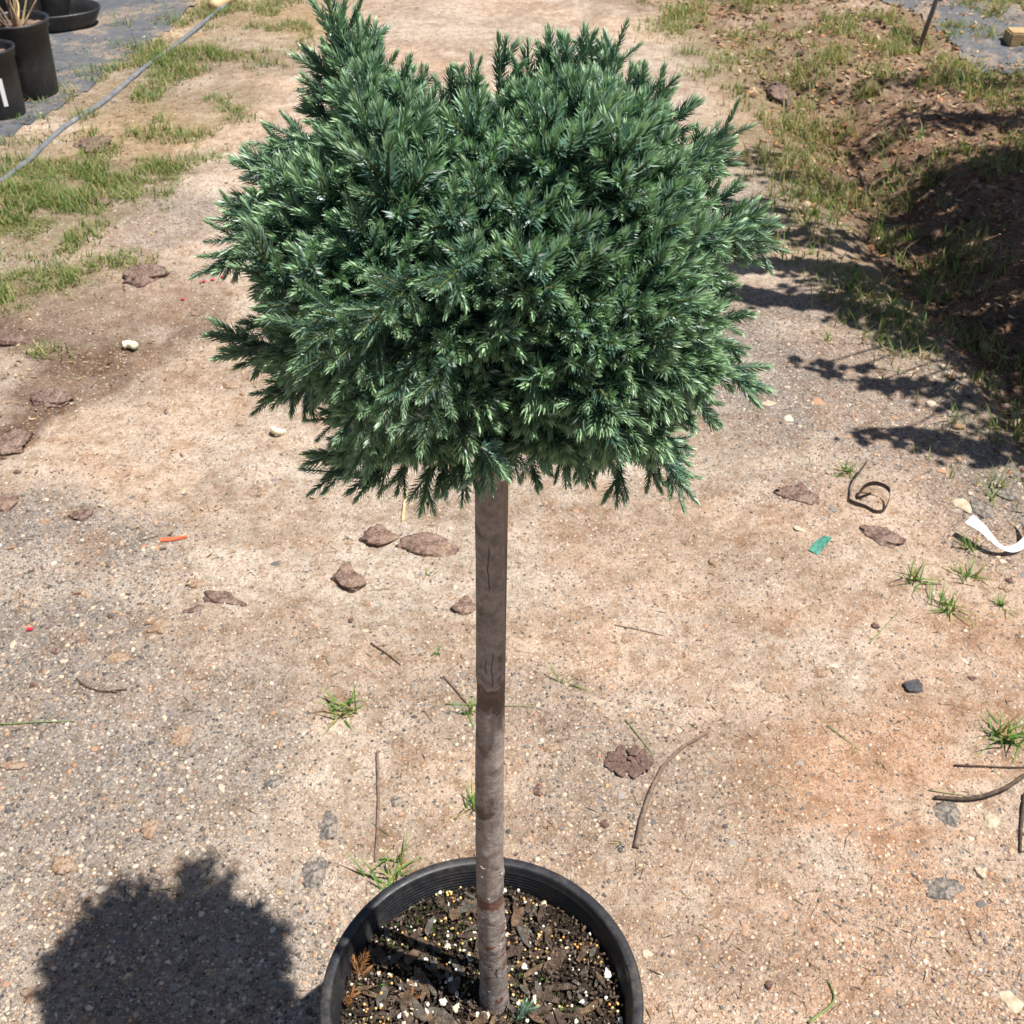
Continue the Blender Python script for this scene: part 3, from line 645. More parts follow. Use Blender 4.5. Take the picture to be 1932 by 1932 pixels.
# stones and bark bits ---------------------------------------------
def lump(px, py, wpx, hpx, thick, label, mat, name, cat, seed, rot=0.0, flat=.6, rough=.4, group=None, tm=None, tilt=0):
    p = G(px, py); depth = (p - CAM).dot(FWD); sx = wpx * K / FPX * depth / 2
    th = math.atan2(CAMH, p.y); sy = hpx * K / FPX * depth / 2 / math.sin(th)
    sunk = mat in ('clay', 'grey_rock', 'cream_rock'); rough = .75 if mat == 'clay' else .62 if mat == 'bark_piece' else rough
    me = rock_mesh(name, sx * (.8 if mat == 'clay' else .98), sy * (.8 if mat == 'clay' else .98), thick * (.6 if sunk else 1), seed, tm or ICO4, rough, None, flat); o = link(name, me, M[mat], None, (p.x, p.y, p.z + thick * (-.02 if sunk else .14)))
    o.rotation_euler = (tilt, 0, rot); return tag(o, label, cat, group)
LUMPS = [(717, 1014, 72, 38, .014, 'tan and red angular stone, left of the touching pair left of the trunk', 'rock', 'stone', 'stone', 1, .1),
 (808, 1032, 105, 46, .012, 'flat purple-red stone with orange edge, right of the pair by the trunk', 'rock', 'stone', 'stone', 2, -.1),
 (657, 1096, 58, 56, .016, 'smooth rounded reddish stone with a dark crack beneath, left of the trunk', 'rock', 'stone', 'stone', 3, .3),
 (877, 1145, 40, 36, .010, 'small reddish stone half hidden behind the trunk', 'rock', 'stone', 'stone', 4, 0),
 (1665, 1012, 82, 42, .006, 'flat purple-brown bark flake left of the white strip', 'bark_piece', 'bark_flake', 'bark', 5, -.4),
 (272, 520, 78, 34, .02, 'curled brown bark flake on the path right of the turf', 'bark_piece', 'bark_flake', 'bark', 7, .2),
 (88, 755, 72, 34, .012, 'brown bark flake on the dark dirt at left', 'bark_piece', 'bark_flake', 'bark', 8, .1),
 (20, 645, 80, 20, .018, 'pink-brown bark slab at the left edge, upper', 'bark_piece', 'bark_flake', 'bark', 9, 0),
 (15, 835, 70, 40, .008, 'pale pink bark slab at the left edge, middle', 'bark_piece', 'bark_flake', 'bark', 10, 0),
 (14, 948, 42, 36, .012, 'oval brown stone at the left edge', 'rock', 'stone', 'stone', 11, 0),
 (152, 975, 40, 16, .008, 'small folded dark bark curl on the sand at left', 'bark_piece', 'bark_flake', 'bark', 12, .3),
 (375, 1100, 42, 22, .007, 'orange clay lump left of the trunk', 'clay', 'clay_lump', 'clay lump', 13, 0),
 (300, 1182, 46, 36, .012, 'crumbled orange-brown clay lump with a dark hollow', 'clay', 'clay_lump', 'clay lump', 14, .5),
 (420, 1130, 84, 20, .003, 'thin curved purplish bark strip on the sand', 'bark_piece', 'bark_strip', 'bark', 15, -.25),
 (365, 1150, 50, 14, .003, 'short purplish bark strip next to the curved one', 'bark_piece', 'bark_strip', 'bark', 16, .4),
 (225, 1243, 56, 24, .005, 'pale orange clay patch low on the left', 'clay', 'clay_lump', 'clay lump', 17, 0),
 (25, 1443, 44, 26, .006, 'rust coloured flat chip on the dark gravel', 'clay', 'clay_lump', 'clay lump', 18, 0),
 (496, 929, 26, 22, .010, 'small orange-brown clod below the crown at left', 'clay', 'clay_lump', 'clay lump', 19, 0),
 (452, 797, 26, 20, .008, 'two-toned clod left of the white shell bit', 'clay', 'clay_lump', 'clay lump', 20, 0),
 (438, 728, 36, 18, .005, 'flat brown clod under the lowest left shoots', 'clay', 'clay_lump', 'clay lump', 21, 0),
 (345, 1386, 60, 56, .004, 'square pale orange clay patch left of the straight twig', 'clay', 'clay_lump', 'clay lump', 22, .1),
 (285, 1560, 36, 50, .006, 'orange clod on the gravel above the crown shadow', 'clay', 'clay_lump', 'clay lump', 23, .3),
 (118, 1632, 64, 46, .006, 'tan clay patch at lower left', 'clay', 'clay_lump', 'clay lump', 24, 0),
 (62, 1880, 60, 26, .006, 'rust clay patch at the bottom left corner', 'clay', 'clay_lump', 'clay lump', 25, .1),
 (345, 1508, 22, 18, .006, 'small brick-red chip above the crown shadow', 'clay', 'clay_lump', 'clay lump', 26, 0),
 (1548, 1268, 38, 24, .010, 'dark brown clod right of the curved twig top', 'clay', 'clay_lump', 'clay lump', 27, .2),
 (1722, 1298, 44, 22, .010, 'charcoal coloured stone chip on the orange clay', 'coal', 'stone', 'stone', 28, .1),
 (1040, 1410, 44, 26, .006, 'tan chip just left of the bark disc', 'clay', 'clay_lump', 'clay lump', 29, 0),
 (1535, 1812, 44, 50, .006, 'orange-red clod right of the pot', 'clay', 'clay_lump', 'clay lump', 30, .2),
 (1780, 1680, 70, 44, .008, 'flat grey-brown stone with a dark shadow edge at lower right', 'grey_rock', 'stone', 'stone', 31, .1),
 (1790, 1535, 50, 46, .006, 'blue-grey flat stone at lower right', 'grey_rock', 'stone', 'stone', 32, .4),
 (1848, 1648, 20, 22, .014, 'small angular cream stone at lower right', 'cream_rock', 'stone', 'stone', 33, .4),
 (1868, 1546, 34, 28, .008, 'cream flat stone near the right edge', 'cream_rock', 'stone', 'stone', 34, .2),
 (1905, 1890, 44, 40, .010, 'cream stone at the bottom right corner', 'cream_rock', 'stone', 'stone', 35, .1),
 (1350, 1063, 26, 18, .008, 'little orange-brown clod right of the trunk', 'clay', 'clay_lump', 'clay lump', 36, 0),
 (1348, 1082, 20, 12, .006, 'little brown clod below the orange one', 'clay', 'clay_lump', 'clay lump', 37, 0),
 (1470, 183, 38, 40, .045, 'rounded dark reddish lump at the ditch edge', 'bark_piece', 'dirt_clod', 'clod', 38, 0),
 (175, 273, 72, 26, .02, 'crumpled purple-brown leaf on the grass beside the pipe', 'bark_piece', 'dead_leaf', 'leaf', 39, 0),
 (183, 380, 62, 14, .01, 'thin purple-brown bark flake on the green turf', 'bark_piece', 'bark_flake', 'bark', 40, .1),
 (1510, 935, 80, 36, .004, 'crumbled dark bark scatter left of the black strap', 'bark_piece', 'bark_flake', 'bark', 41, -.3),
 (1858, 655, 46, 22, .01, 'tan leaf scrap lying in deep shade at right', 'clay', 'dead_leaf', 'leaf', 42, 0),
 (1855, 965, 46, 44, .012, 'angular grey stone at the right edge of the road', 'grey_rock', 'stone', 'stone', 43, .5),
 (1818, 955, 36, 34, .010, 'angular tan stone beside the grey one at the right roadside', 'cream_rock', 'stone', 'stone', 44, .2),
 (1905, 935, 40, 36, .012, 'slate stone near the right edge above the strip', 'grey_rock', 'stone', 'stone', 45, .7),
 (1450, 762, 26, 10, .004, 'yellowish pebble on the gravel right of the crown', 'cream_rock', 'stone', 'stone', 46, 0),
 (620, 1560, 44, 60, .006, 'rough blue-grey stone left of the straight twig', 'grey_rock', 'stone', 'stone', 47, .2),
 (592, 1645, 50, 54, .005, 'larger rounded grey stone nearest the crown shadow', 'grey_rock', 'stone', 'stone', 48, .1),
 (515, 1475, 34, 30, .005, 'grey stone left of the rough blue-grey one', 'grey_rock', 'stone', 'stone', 49, .1),
 (745, 1510, 22, 18, .004, 'small round slate pebble by the straight twig', 'grey_rock', 'stone', 'stone', 50, .1)]
M['coal'] = mottled('charcoal_stone', [(.3, (.03, .03, .035)), (.7, (.10, .095, .10))], 80, .7, .7, .003)
M['grey_rock'] = mottled('grey_stone', [(.3, (.07, .065, .062)), (.5, (.145, .13, .12)), (.75, (.30, .255, .21))], 120, .85, .9, .004, dust=.5)
M['cream_rock'] = mottled('cream_stone', [(.3, (.30, .23, .15)), (.7, (.58, .48, .36))], 70, .85, .6, .002)
for q in LUMPS: lump(*q)
disc = empty('bark_disc', G(1183, 1440)); tag(disc, 'crumbly round brown bark disc right of the trunk', 'bark'); r_ = np.random.default_rng(3)
M['disc'] = mottled('crumbly_bark', [(.3, (.10, .055, .045)), (.5, (.22, .135, .11)), (.7, (.34, .25, .20))], 2.2, .9, .6, .1)
dp = [rock_mesh('bark_fragment', 1, .75, .45, 700 + i, ICO3, .8, None, .6) for i in range(6)]
for m_ in dp: m_.materials.append(M['disc'])
for i in range(46):
    a = r_.uniform(0, 6.28); r0 = math.sqrt(r_.uniform(.02, 1)); o = bpy.data.objects.new('bark_fragment', dp[i % 6]); C.objects.link(o); o.parent = disc; s_ = r_.uniform(.0045, .012)
    o.location = (.033 * r0 * math.cos(a), .027 * r0 * math.sin(a), .001 + .003 * (r0 > .6)); o.scale = (s_, s_, s_ * .7); o.rotation_euler = (r_.uniform(-.3, .3), r_.uniform(-.3, .3), r_.uniform(0, 6.28))
for i in range(46):
    px_, py_ = rng.uniform(10, 1920), rng.uniform(560, 1900)
    if 370 < px_ < 1480 and py_ < 960 or 580 < px_ < 1240 and py_ > 1600 or px_ > 1500 and py_ < 850 or 880 < px_ < 960: continue
    s_ = rng.uniform(8, 22); k = ('clay', 'clay', 'bark_piece')[i % 3]
    nm, ct, lb, gp = (('clay_lump', 'clay lump', 'small crumbly orange-brown clay crumb lying on the sand', 'small clay crumbs on the sand') if k == 'clay' else ('bark_crumb', 'bark', 'small dark bark crumb lying on the sand', 'small dark bark crumbs on the sand'))
    lb = beside(px_, py_, ('small ' if s_ < 14 else '') + ('clay crumb' if k == 'clay' else 'dark bark crumb'))
    if lb in USED: continue
    USED[lb] = 1; lump(px_, py_, s_ * 1.3, s_ * .8, rng.uniform(.003, .007), lb, k, nm, ct, 200 + i, rng.uniform(0, 3), .6, .55, gp, ICO3)

# coloured scraps --------------------------------------------------
def simple(name, rgb, rough=.6, spec=.3, nz=.15, sc=60):
    return mottled(name, [(.3, tuple(c * (1 - nz) for c in rgb)), (.7, tuple(min(1, c * (1 + nz)) for c in rgb))], sc, rough, .2, .001, spec=spec)
M['red_plastic'] = simple('red_orange_plastic', (.75, .12, .05)); M['green_plastic'] = simple('faded_green_plastic', (.06, .20, .15), nz=.6, sc=140)
M['white_paper'] = simple('white_vinyl', (.83, .83, .84), .5, nz=.03); M['cream'] = simple('cream_shell', (.80, .72, .50), .6); M['black_strap'] = simple('black_strap', (.035, .022, .02), .4, .5)
M['grey_pipe'] = mottled('grey_pipe', [(.3, (.09, .10, .115)), (.55, (.17, .18, .20)), (.75, (.30, .27, .23))], 25, .5, .3, .002, spec=.4)
M['tan_coupling'] = simple('tan_coupling', (.60, .42, .24), .6); M['label'] = simple('white_label', (.78, .78, .80), .5, nz=.04)
M['brick'] = mottled('tan_block', [(.3, (.30, .2, .1)), (.7, (.48, .34, .19))], 40, .9, .6, .004); M['pole'] = mottled('grey_pole', [(.3, (.12, .10, .085)), (.7, (.26, .23, .2))], 50, .75, .4, .002)
M['petal'] = simple('magenta_petal', (.55, .01, .06), .5)
def strip(name, pts, widths, thick, mat, label, cat, up=None, roll=None):
    """ribbon with real thickness along world points; up = width direction per point"""
    n = len(pts); V = []; F = []
    P = [Vector(p) for p in pts]; base = P[0].copy(); base.z = float(height(base.x, base.y))
    for i in range(n):
        T = (P[min(i + 1, n - 1)] - P[max(i - 1, 0)]).normalized(); u = Vector(up[i]) if up else Vector((0, 0, 1)).cross(T)
        u = (u - T * u.dot(T)).normalized(); nn = T.cross(u).normalized(); w2 = widths[i] / 2
        for a, b in ((-1, -1), (1, -1), (1, 1), (-1, 1)): V.append(P[i] - base + u * w2 * a + nn * thick / 2 * b)
    for i in range(n - 1):
        for j in range(4): k = (j + 1) % 4; F.append((4 * i + j, 4 * i + k, 4 * i + 4 + k, 4 * i + 4 + j))
    F += [(3, 2, 1, 0), (4 * n - 4, 4 * n - 3, 4 * n - 2, 4 * n - 1)]
    return tag(link(name, faces_mesh(name, V, F, False), M[mat], None, base), label, cat)
def lerpl(l, n):
    xs_ = np.linspace(0, len(l) - 1, n); return [float(np.interp(t, range(len(l)), l)) for t in xs_]
def dense_strip(name, pix, lifts, widths, thick, mat, label, cat, ups, n=24):
    P = [G(a, b, l) for (a, b), l in zip(pix, lifts)]; pts = curve_pts(P, n); w_ = lerpl(widths, n)
    U = [Vector((np.interp(i, np.linspace(0, n - 1, len(ups)), [u[0] for u in ups]), np.interp(i, np.linspace(0, n - 1, len(ups)), [u[1] for u in ups]), np.interp(i, np.linspace(0, n - 1, len(ups)), [u[2] for u in ups]))) for i in range(n)]
    return strip(name, pts, w_, thick, mat, label, cat, U)
dense_strip('plastic_strip', [(304, 1021), (328, 1019), (354, 1014)], [.003] * 3, [.009, .008, .005], .002, 'red_plastic', 'small red-orange plastic strip on the sand at left', 'plastic strip', [(0, 1, .1)] * 2, 8)
dense_strip('plastic_scrap', [(1534, 1044), (1546, 1030), (1562, 1014)], [.002, .004, .002], [.020, .024, .018], .001, 'green_plastic', 'translucent green plastic scrap lying on the sand at right', 'plastic scrap', [(1, .3, 0), (1, -.1, .1)], 10)
# white curled strip, held up off the ground on grass
dense_strip('paper_strip', [(1818, 1012), (1845, 1028), (1880, 1046), (1908, 1046), (1932, 1032), (1938, 1010), (1930, 988)], [.045, .040, .022, .014, .020, .045, .075], [.023, .017, .011, .014, .018, .017, .002], .0008, 'white_paper',
            'white curled vinyl strip lying at the right edge of the picture', 'paper strip', [(.3, .9, .5), (.1, 1, .5), (0, 1, .1), (-.2, .8, .7), (0, .2, 1), (.3, .3, .8)], 40)
dense_strip('black_strap', [(1630, 893), (1612, 915), (1602, 938), (1604, 950), (1630, 958), (1650, 968), (1668, 965), (1674, 945), (1650, 934), (1628, 932), (1618, 942), (1640, 945)], [.03, .02, .004, .006, .004, .004, .006, .025, .03, .02, .004, .02], [.010, .010, .009, .008, .008, .008, .008, .008, .009, .008, .008, .006], .0015, 'black_strap',
            'twisted black-brown plastic strap lying on the gravel', 'strap', [(.2, .2, 1), (.3, .1, 1), (0, .3, 1), (0, 0, 1)], 60)
V, F = tube(curve_pts([G(234, 659, .012), G(245, 658, .013), G(257, 660, .012)], 8), .010, 12); tag(link('cork_bit', faces_mesh('cork_bit', V, F), M['cream']), 'pale cork-like stub lying on the brown dirt at left', 'cork')
# broken white shell: a curved open bowl fragment
sv, sf = lathe([(.004, .002), (.013, .004), (.017, .011), (.016, .018), (.0145, .0175), (.0155, .011), (.012, .006), (.004, .004)], 20)
sv = [(a, b, c) for a, b, c in sv]; sf = [f for f in sf if (f[0] % 20) < 14]
o = link('shell_fragment', faces_mesh('shell_fragment', sv, sf), M['cream'], None, G(522, 822)); o.rotation_euler = (.5, .3, 2.2); tag(o, 'broken cream-white shell fragment lying left of the crown', 'shell')
for i, (px_, py_) in enumerate([(385, 533), (402, 530), (420, 525), (345, 567), (58, 1190)]):
    o = link('red_petal', rock_mesh('red_petal', 0.006, .004, .002, 300 + i, ICO2, .5), M['petal'], None, G(px_, py_, .004)); tag(o, ('leftmost of the three magenta petals by the left shoots', 'middle magenta petal of the three by the left shoots', 'rightmost magenta petal of the three by the left shoots', 'single magenta petal below the group of three', 'tiny red petal on the dark gravel at the left edge')[i], 'petal', 'fallen magenta petals')

# leaf litter in the ditch ------------------------------------------
def litter(n):
    LV = np.array([(-1, 0, .1), (-.4, -.5, 0), (.5, -.45, .08), (1, 0, .25), (.45, .5, .05), (-.5, .42, -.03), (0, 0, .18)]); LF = np.array([(0, 1, 6), (1, 2, 6), (2, 3, 6), (3, 4, 6), (4, 5, 6), (5, 0, 6)])
    x = rng.uniform(.5, 3.4, n); y = rng.uniform(1.9, 6.5, n); d, s = seg_dist(x, y, EDGE); r = d * s
    m = (r > -.05) & (rng.random(n) < np.where(r > .05, 1, .3) * (.35 + vnoise(x * 4, y * 4, 77))); x, y = x[m], y[m]; k = len(x)
    sz = rng.uniform(.004, .018, k); Mt = rand_rot(k, .7) * (sz[:, None, None] * np.array((1, .8, 1)))
    cl = np.array([(.30, .17, .09), (.16, .085, .05), (.42, .28, .15), (.55, .42, .26), (.22, .10, .06), (.10, .06, .045), (.46, .22, .10)])[rng.integers(0, 7, k)] * rng.uniform(.6, 1.1, (k, 1))
    return scatter(LV, LF, Mt, np.stack([x, y, height(x, y) + .004], -1), cl)
v_, f_, c_ = litter(15000)
tag(link('leaf_litter', mesh_np('leaf_litter', v_, f_, c_), M['litter']), 'brown leaf litter and clods covering the ditch on the right', 'leaf litter', kind='stuff')
def litterL(n):
    LV = np.array([(-1, 0, .1), (-.4, -.5, 0), (.5, -.45, .08), (1, 0, .25), (.45, .5, .05), (-.5, .42, -.03), (0, 0, .18)]); LF = np.array([(0, 1, 6), (1, 2, 6), (2, 3, 6), (3, 4, 6), (4, 5, 6), (5, 0, 6)])
    x = rng.uniform(-3, -.4, n); y = rng.uniform(1.3, 6.5, n); d, s = seg_dist(x, y, PIPE); r = d * s; d2, s2 = seg_dist(x, y, BROWN); r2 = -d2 * s2
    m = rng.random(n) < np.where(((r > -.5) & (r < .35)) | ((r2 > 0) & (r2 < .5) & (y < 2.5)), .7, .12); x, y = x[m], y[m]; k = len(x)
    sz = rng.uniform(.003, .010, k); Mt = rand_rot(k, .5) * (sz[:, None, None] * np.array((1, .7, 1)))
    cl = np.array([(.30, .17, .09), (.20, .11, .07), (.42, .30, .16), (.55, .44, .28), (.14, .09, .07)])[rng.integers(0, 5, k)] * rng.uniform(.6, 1.1, (k, 1))
    r = r[m]; zz = height(x, y) + np.where(r < -.10, .012, .003)
    return scatter(LV, LF, Mt, np.stack([x, y, zz], -1), cl)
v_, f_, c_ = litterL(11000)
tag(link('leaf_litter', mesh_np('leaf_litter', v_, f_, c_), M['litter']), 'small brown leaf crumbs strewn on the left dirt and weed fabric', 'leaf litter', kind='stuff')

def clods(n):
    x = rng.uniform(.5, 3.4, n); y = rng.uniform(1.7, 6.5, n); d, s = seg_dist(x, y, EDGE); r = d * s
    m = (r > -.12) & (rng.random(n) < np.where(r > .05, 1, .35) * (.2 + vnoise(x * 5, y * 5, 87))); x, y = x[m], y[m]; k = len(x)
    sz = .003 + .016 * rng.random(k) ** 4; Mt = rand_rot(k, .6) * (sz[:, None, None] * np.array((1.2, .8, .45)))
    cl = np.array([(.20, .11, .065), (.13, .075, .05), (.32, .20, .12), (.28, .14, .08), (.09, .06, .045), (.38, .28, .19)])[rng.integers(0, 6, k)] * rng.uniform(.7, 1.1, (k, 1)); t = jit(ICO1, .42, 77)
    return scatter(t[0], t[1], Mt, np.stack([x, y, height(x, y) + sz * .1], -1), cl)
v_, f_, c_ = clods(14000)
tag(link('dirt_clods', mesh_np('dirt_clods', v_, f_, c_), M['gravel']), 'reddish brown earth clods filling the ditch on the right', 'dirt clods', kind='stuff')
def flecks(n):
    x, y = ground_pts(n, yhi=4.2, pw=1.5); m = ((x + .032) ** 2 + (y - .625) ** 2 > .148 ** 2) & (rng.random(n) < .25 + 1.2 * (fbm(x * 6, y * 6, 3, 191) - .3)); x, y = x[m], y[m]; k = len(x)
    L = .003 + .013 * rng.random(k) ** 2.5; wd_ = rng.uniform(.0003, .0009, k); Mt = rand_rot(k, .18) * np.stack([L, wd_, wd_], -1)[:, None, :]
    cl = np.array([(.09, .06, .045), (.16, .10, .07), (.30, .21, .12), (.50, .38, .22), (.12, .14, .06), (.07, .05, .045)])[rng.integers(0, 6, k)] * rng.uniform(.7, 1.1, (k, 1))
    return scatter(OCT_V, OCT_F, Mt, np.stack([x, y, height(x, y) + .0014], -1), cl)
v_, f_, c_ = flecks(7000)
tag(link('plant_litter', mesh_np('plant_litter', v_, f_, c_), M['gravel']), 'tiny stem and bark flecks strewn over the whole dirt path', 'plant litter', kind='stuff')
def crumbs(n):
    x, y = ground_pts(n, yhi=3.6, pw=1.5); m = ((x + .032) ** 2 + (y - .625) ** 2 > .15 ** 2) & (rng.random(n) < 2.2 * (fbm(x * 5, y * 5, 3, 201) - .38)); x, y = x[m], y[m]; k = len(x)
    s_ = .0018 + .0048 * rng.random(k) ** 2.5; Mt = rand_rot(k, .3) * np.stack([s_ * rng.uniform(.9, 1.8, k), s_, s_ * .32], -1)[:, None, :]; g_, _ = ground_color(x, y); u = rng.random((k, 1))
    cl = g_ * rng.uniform(.6, 1.0, (k, 1)) * (1 - u * .7) + np.array((.36, .21, .13)) * u * .7; t = (ICO2[0] * angular(ICO2[0], 5, 9).__abs__() ** .5, ICO2[1]); t = jit(t, .16, 207); return scatter(t[0], t[1], Mt, np.stack([x, y, height(x, y) - s_ * .02], -1), cl)
v_, f_, c_ = crumbs(6000)
tag(link('dirt_crumbs', mesh_np('dirt_crumbs', v_, f_, c_), M['gravel']), 'crusty flakes and crumbs of dried dirt over the whole path', 'dirt crumbs', kind='stuff')
# ------------------------------------------------------------------ background things
pts = curve_pts([Vector((a, b, float(height(a, b)) + .005)) for a, b in PIPE[:-1]], 60)
pipe = empty('irrigation_pipe', pts[0]); tag(pipe, 'grey irrigation pipe lying along the edge of the left weed fabric', 'pipe')
V, F = tube([p - pts[0] for p in pts], .0095, 14, nz=.08); link('pipe_body', faces_mesh('pipe_body', V, F), M['grey_pipe'], pipe)
cpl = curve_pts([G(403, 20, .02), G(438, 0, .02), G(470, -30, .02)], 10)
V, F = tube([p - pts[0] for p in cpl], [.026] * 3 + [.024, .028, .028, .028, .026, .026, .026], 16); link('coupling', faces_mesh('coupling', V, F), M['tan_coupling'], pipe)

def nursery_pot(loc, r, h, label, soil=True, lab=None, ribs=True, group='black nursery pots standing on the weed fabric', soilz=.03):
    root = empty('nursery_pot', loc); tag(root, label, 'plant pot', group)
    prof = [(r * .78, 0), (r * .80, .004), (r * .84, h * .4), (r * .90, h - .035), (r * .96, h - .032), (r * .975, h - .012), (r, h - .008), (r, h), (r - .008, h), (r - .012, h - .006), (r * .88, h - soilz), (r * .7, .02), (r * .5, .01), (0.001, .01)]
    V, F = lathe(prof, 72); V = np.array(V); th = np.arctan2(V[:, 1], V[:, 0])
    band = (V[:, 2] > .02) & (V[:, 2] < h - .04) & (np.arange(len(V)) < 72 * 4); V[band, 0] *= 1 + .008 * np.sign(np.sin(th[band] * 18)); V[band, 1] *= 1 + .008 * np.sign(np.sin(th[band] * 18))
    link('pot_wall', faces_mesh('pot_wall', V, F), M['plastic_far'], root)
    if soil:
        v0, f0 = lathe([(.001, h - soilz + .006), (r * .3, h - soilz + .008), (r * .6, h - soilz + .004), (r * .885, h - soilz)], 40)
        v0 = np.array(v0); v0[:, 2] += .01 * (vnoise(v0[:, 0] * 60, v0[:, 1] * 60, 8) - .5); link('potting_mix', faces_mesh('potting_mix', v0, f0, False), M['bark_piece'], root)
    if lab is not None:
        a0, z0, z1 = lab; v = []; f = []
        for i in range(5):
            a = a0 + i * .045
            for z in (z0, z1):
                rr = r * (.84 + .06 * (z - h * .4) / (h * .6 - .035)) * 1.012 + .0012; v.append((rr * math.cos(a), rr * math.sin(a), z))
        for i in range(4): f.append((2 * i, 2 * i + 2, 2 * i + 3, 2 * i + 1))
        link('label', faces_mesh('label', v, f), M['label'], root)
    return root
zf = .034
potA = nursery_pot(G(62, 176, .006), .125, .27, 'largest black nursery pot in view at the top left, holding bare stems')
potB = nursery_pot(G(8, 218, .006), .10, .24, 'short black nursery pot with a white side label at the left edge', lab=(-1.05, .05, .15))
potC = nursery_pot(G(108, 22, .006), .15, .30, 'black nursery pot with white label standing in a tray at the top left', lab=(-.75, .09, .22))
potD = nursery_pot(G(40, 38, .006), .13, .28, 'black nursery pot behind the one with bare stems')
potE = nursery_pot(G(1836, -16, .006), .14, .28, 'black pot base at the top right on the weed fabric', group='black nursery pots standing on the right weed fabric')
potF = nursery_pot(G(1950, -10, .006), .14, .28, 'dark pot at the top right corner of the picture', group='black nursery pots standing on the right weed fabric')
p = G(80, 50, .006); V, F = lathe([(.001, 0), (.20, .0), (.215, .03), (.235, .075), (.243, .078), (.243, .070), (.222, .028), (.205, -.004)], 60); V = [(a * 1.15, b * .75, c) for a, b, c in V]
tag(link('plant_tray', faces_mesh('plant_tray', V, F), M['plastic_far'], None, p), 'shallow black tray with a grey rim under the rear pots', 'tray')
# bare stems plant
base = potA.location + Vector((0, 0, .24)); sh = empty('bare_shrub', base); tag(sh, 'bare yellowish-brown stemmed plant growing in the large left pot', 'shrub')
for i in range(16):
    a = rng.uniform(0, 6.28); L = rng.uniform(.16, .42); tl = rng.uniform(.2, .75); q = [Vector((.02 * math.cos(a), .02 * math.sin(a), -.01))]
    for k in range(4): q.append(q[-1] + Vector((math.cos(a + rng.uniform(-.5, .5)) * math.sin(tl), math.sin(a + rng.uniform(-.5, .5)) * math.sin(tl), math.cos(tl))) * L / 4)
    c_ = curve_pts(q, 12); V, F = tube(c_, np.linspace(.005, .0018, 12), 6); link('stem', faces_mesh('stem', V, F), M['straw'] if i % 2 else M['twig'], sh)
# pole
a = G(1729, 94); b = at_y(1768, -8, a.y + .08); top = a + (b - a) * 4.2; V, F = tube([Vector((0, 0, -.05)), (top - a) * .5, top - a], [.010, .010, .009], 10)
tag(link('stake_pole', faces_mesh('stake_pole', V, F), M['pole'], None, a), 'thin grey leaning pole standing beside the right weed fabric', 'pole')
# tan block
me = rock_mesh('tan_block', 1, 1, 1, 5, ICO1); bm = bmesh.new(); bmesh.ops.create_cube(bm, size=1, matrix=Matrix.Diagonal((.20, .10, .06, 1))); bmesh.ops.bevel(bm, geom=bm.edges[:], offset=.006, segments=2, affect='EDGES'); me = bpy.data.meshes.new('tan_block'); bm.to_mesh(me); bm.free()
o = link('tan_block', me, M['brick'], None, G(1940, 84, .030)); o.rotation_euler = (0, 0, -.05); tag(o, 'tan block lying on the right weed fabric at the edge', 'block')

# ------------------------------------------------------------------ shade trees outside the frame, to the right
def shade_tree(name, trunk_xy, targets, label):
    root = empty(name, (trunk_xy[0], trunk_xy[1], 0)); tag(root, label, 'tree'); tx, ty = trunk_xy
    V, F = tube([Vector((0, 0, -.02)), Vector((.02, 0, .6)), Vector((-.02, .02, 1.2)), Vector((0, 0, 1.9))], [.03, .026, .02, .012], 10, nz=.2); link('trunk', faces_mesh('trunk', V, F), M['twig'], root)
    LV = np.array([(0, 0, 0), (-.5, .5, .1), (0, 1, .05), (.5, .5, .1)]); LF = np.array([(0, 1, 2), (0, 2, 3)]); Vv, Ff, Cc = [], [], []; off = 0; bV, bF = [], []
    for (px, py, rad, z, n) in targets:
        g = at_z(px, py); c = np.array((g.x + SUN.x / SUN.z * z, g.y + SUN.y / SUN.z * z, z))
        k = n; P = rng.normal(0, 1, (k, 3)) * np.array((rad * 1.3, rad * (.55 if rad > .09 else .28), rad * .3)) + c; sz = rng.uniform(.02, .045, k)
        Mt = rand_rot(k, 1.2) * sz[:, None, None]; col = np.array((.08, .14, .04)) * rng.uniform(.6, 1.3, (k, 1)); v, f, cc = scatter(LV, LF, Mt, P - np.array((tx, ty, 0)), col)
        Vv.append(v); Ff.append(f + off); Cc.append(cc); off += len(v)
        e = Vector(c) - Vector((tx, ty, 0)); s0 = Vector((0, 0, min(1.7, z * .8))); q = curve_pts([s0, (s0 + e) / 2 + Vector((0, 0, .08)), e], 8); v, f = tube(q, np.linspace(.010, .003, 8), 5)
        link('branch', faces_mesh('branch', v, f), M['twig'], root)
    link('crown', mesh_np('crown', np.vstack(Vv), np.vstack(Ff), np.vstack(Cc)), M['grass'], root)
dense = []
for px, py in [(1760, 370), (1800, 360), (1840, 340), (1880, 330), (1920, 320), (1960, 310), (1900, 370), (1940, 360), (1820, 390), (1870, 400), (1920, 400), (1880, 470), (1820, 520), (1900, 560), (1830, 590), (1880, 650), (1940, 680), (1960, 760), (2000, 820), (1740, 500), (1860, 360), (1790, 420), (1760, 470), (1960, 500), (1990, 600), (1990, 720), (1990, 380), (2050, 450), (2060, 600), (2010, 770), (1880, 600), (1935, 600), (1800, 560), (1900, 630), (1850, 560), (1940, 450), (1860, 420), (1700, 500)]:
    dense.append((px, py, .09, 1.55, 190))
shade_tree('leafy_tree', (2.75, 2.0), dense, 'leafy tree standing outside the frame at right, shading the ditch')
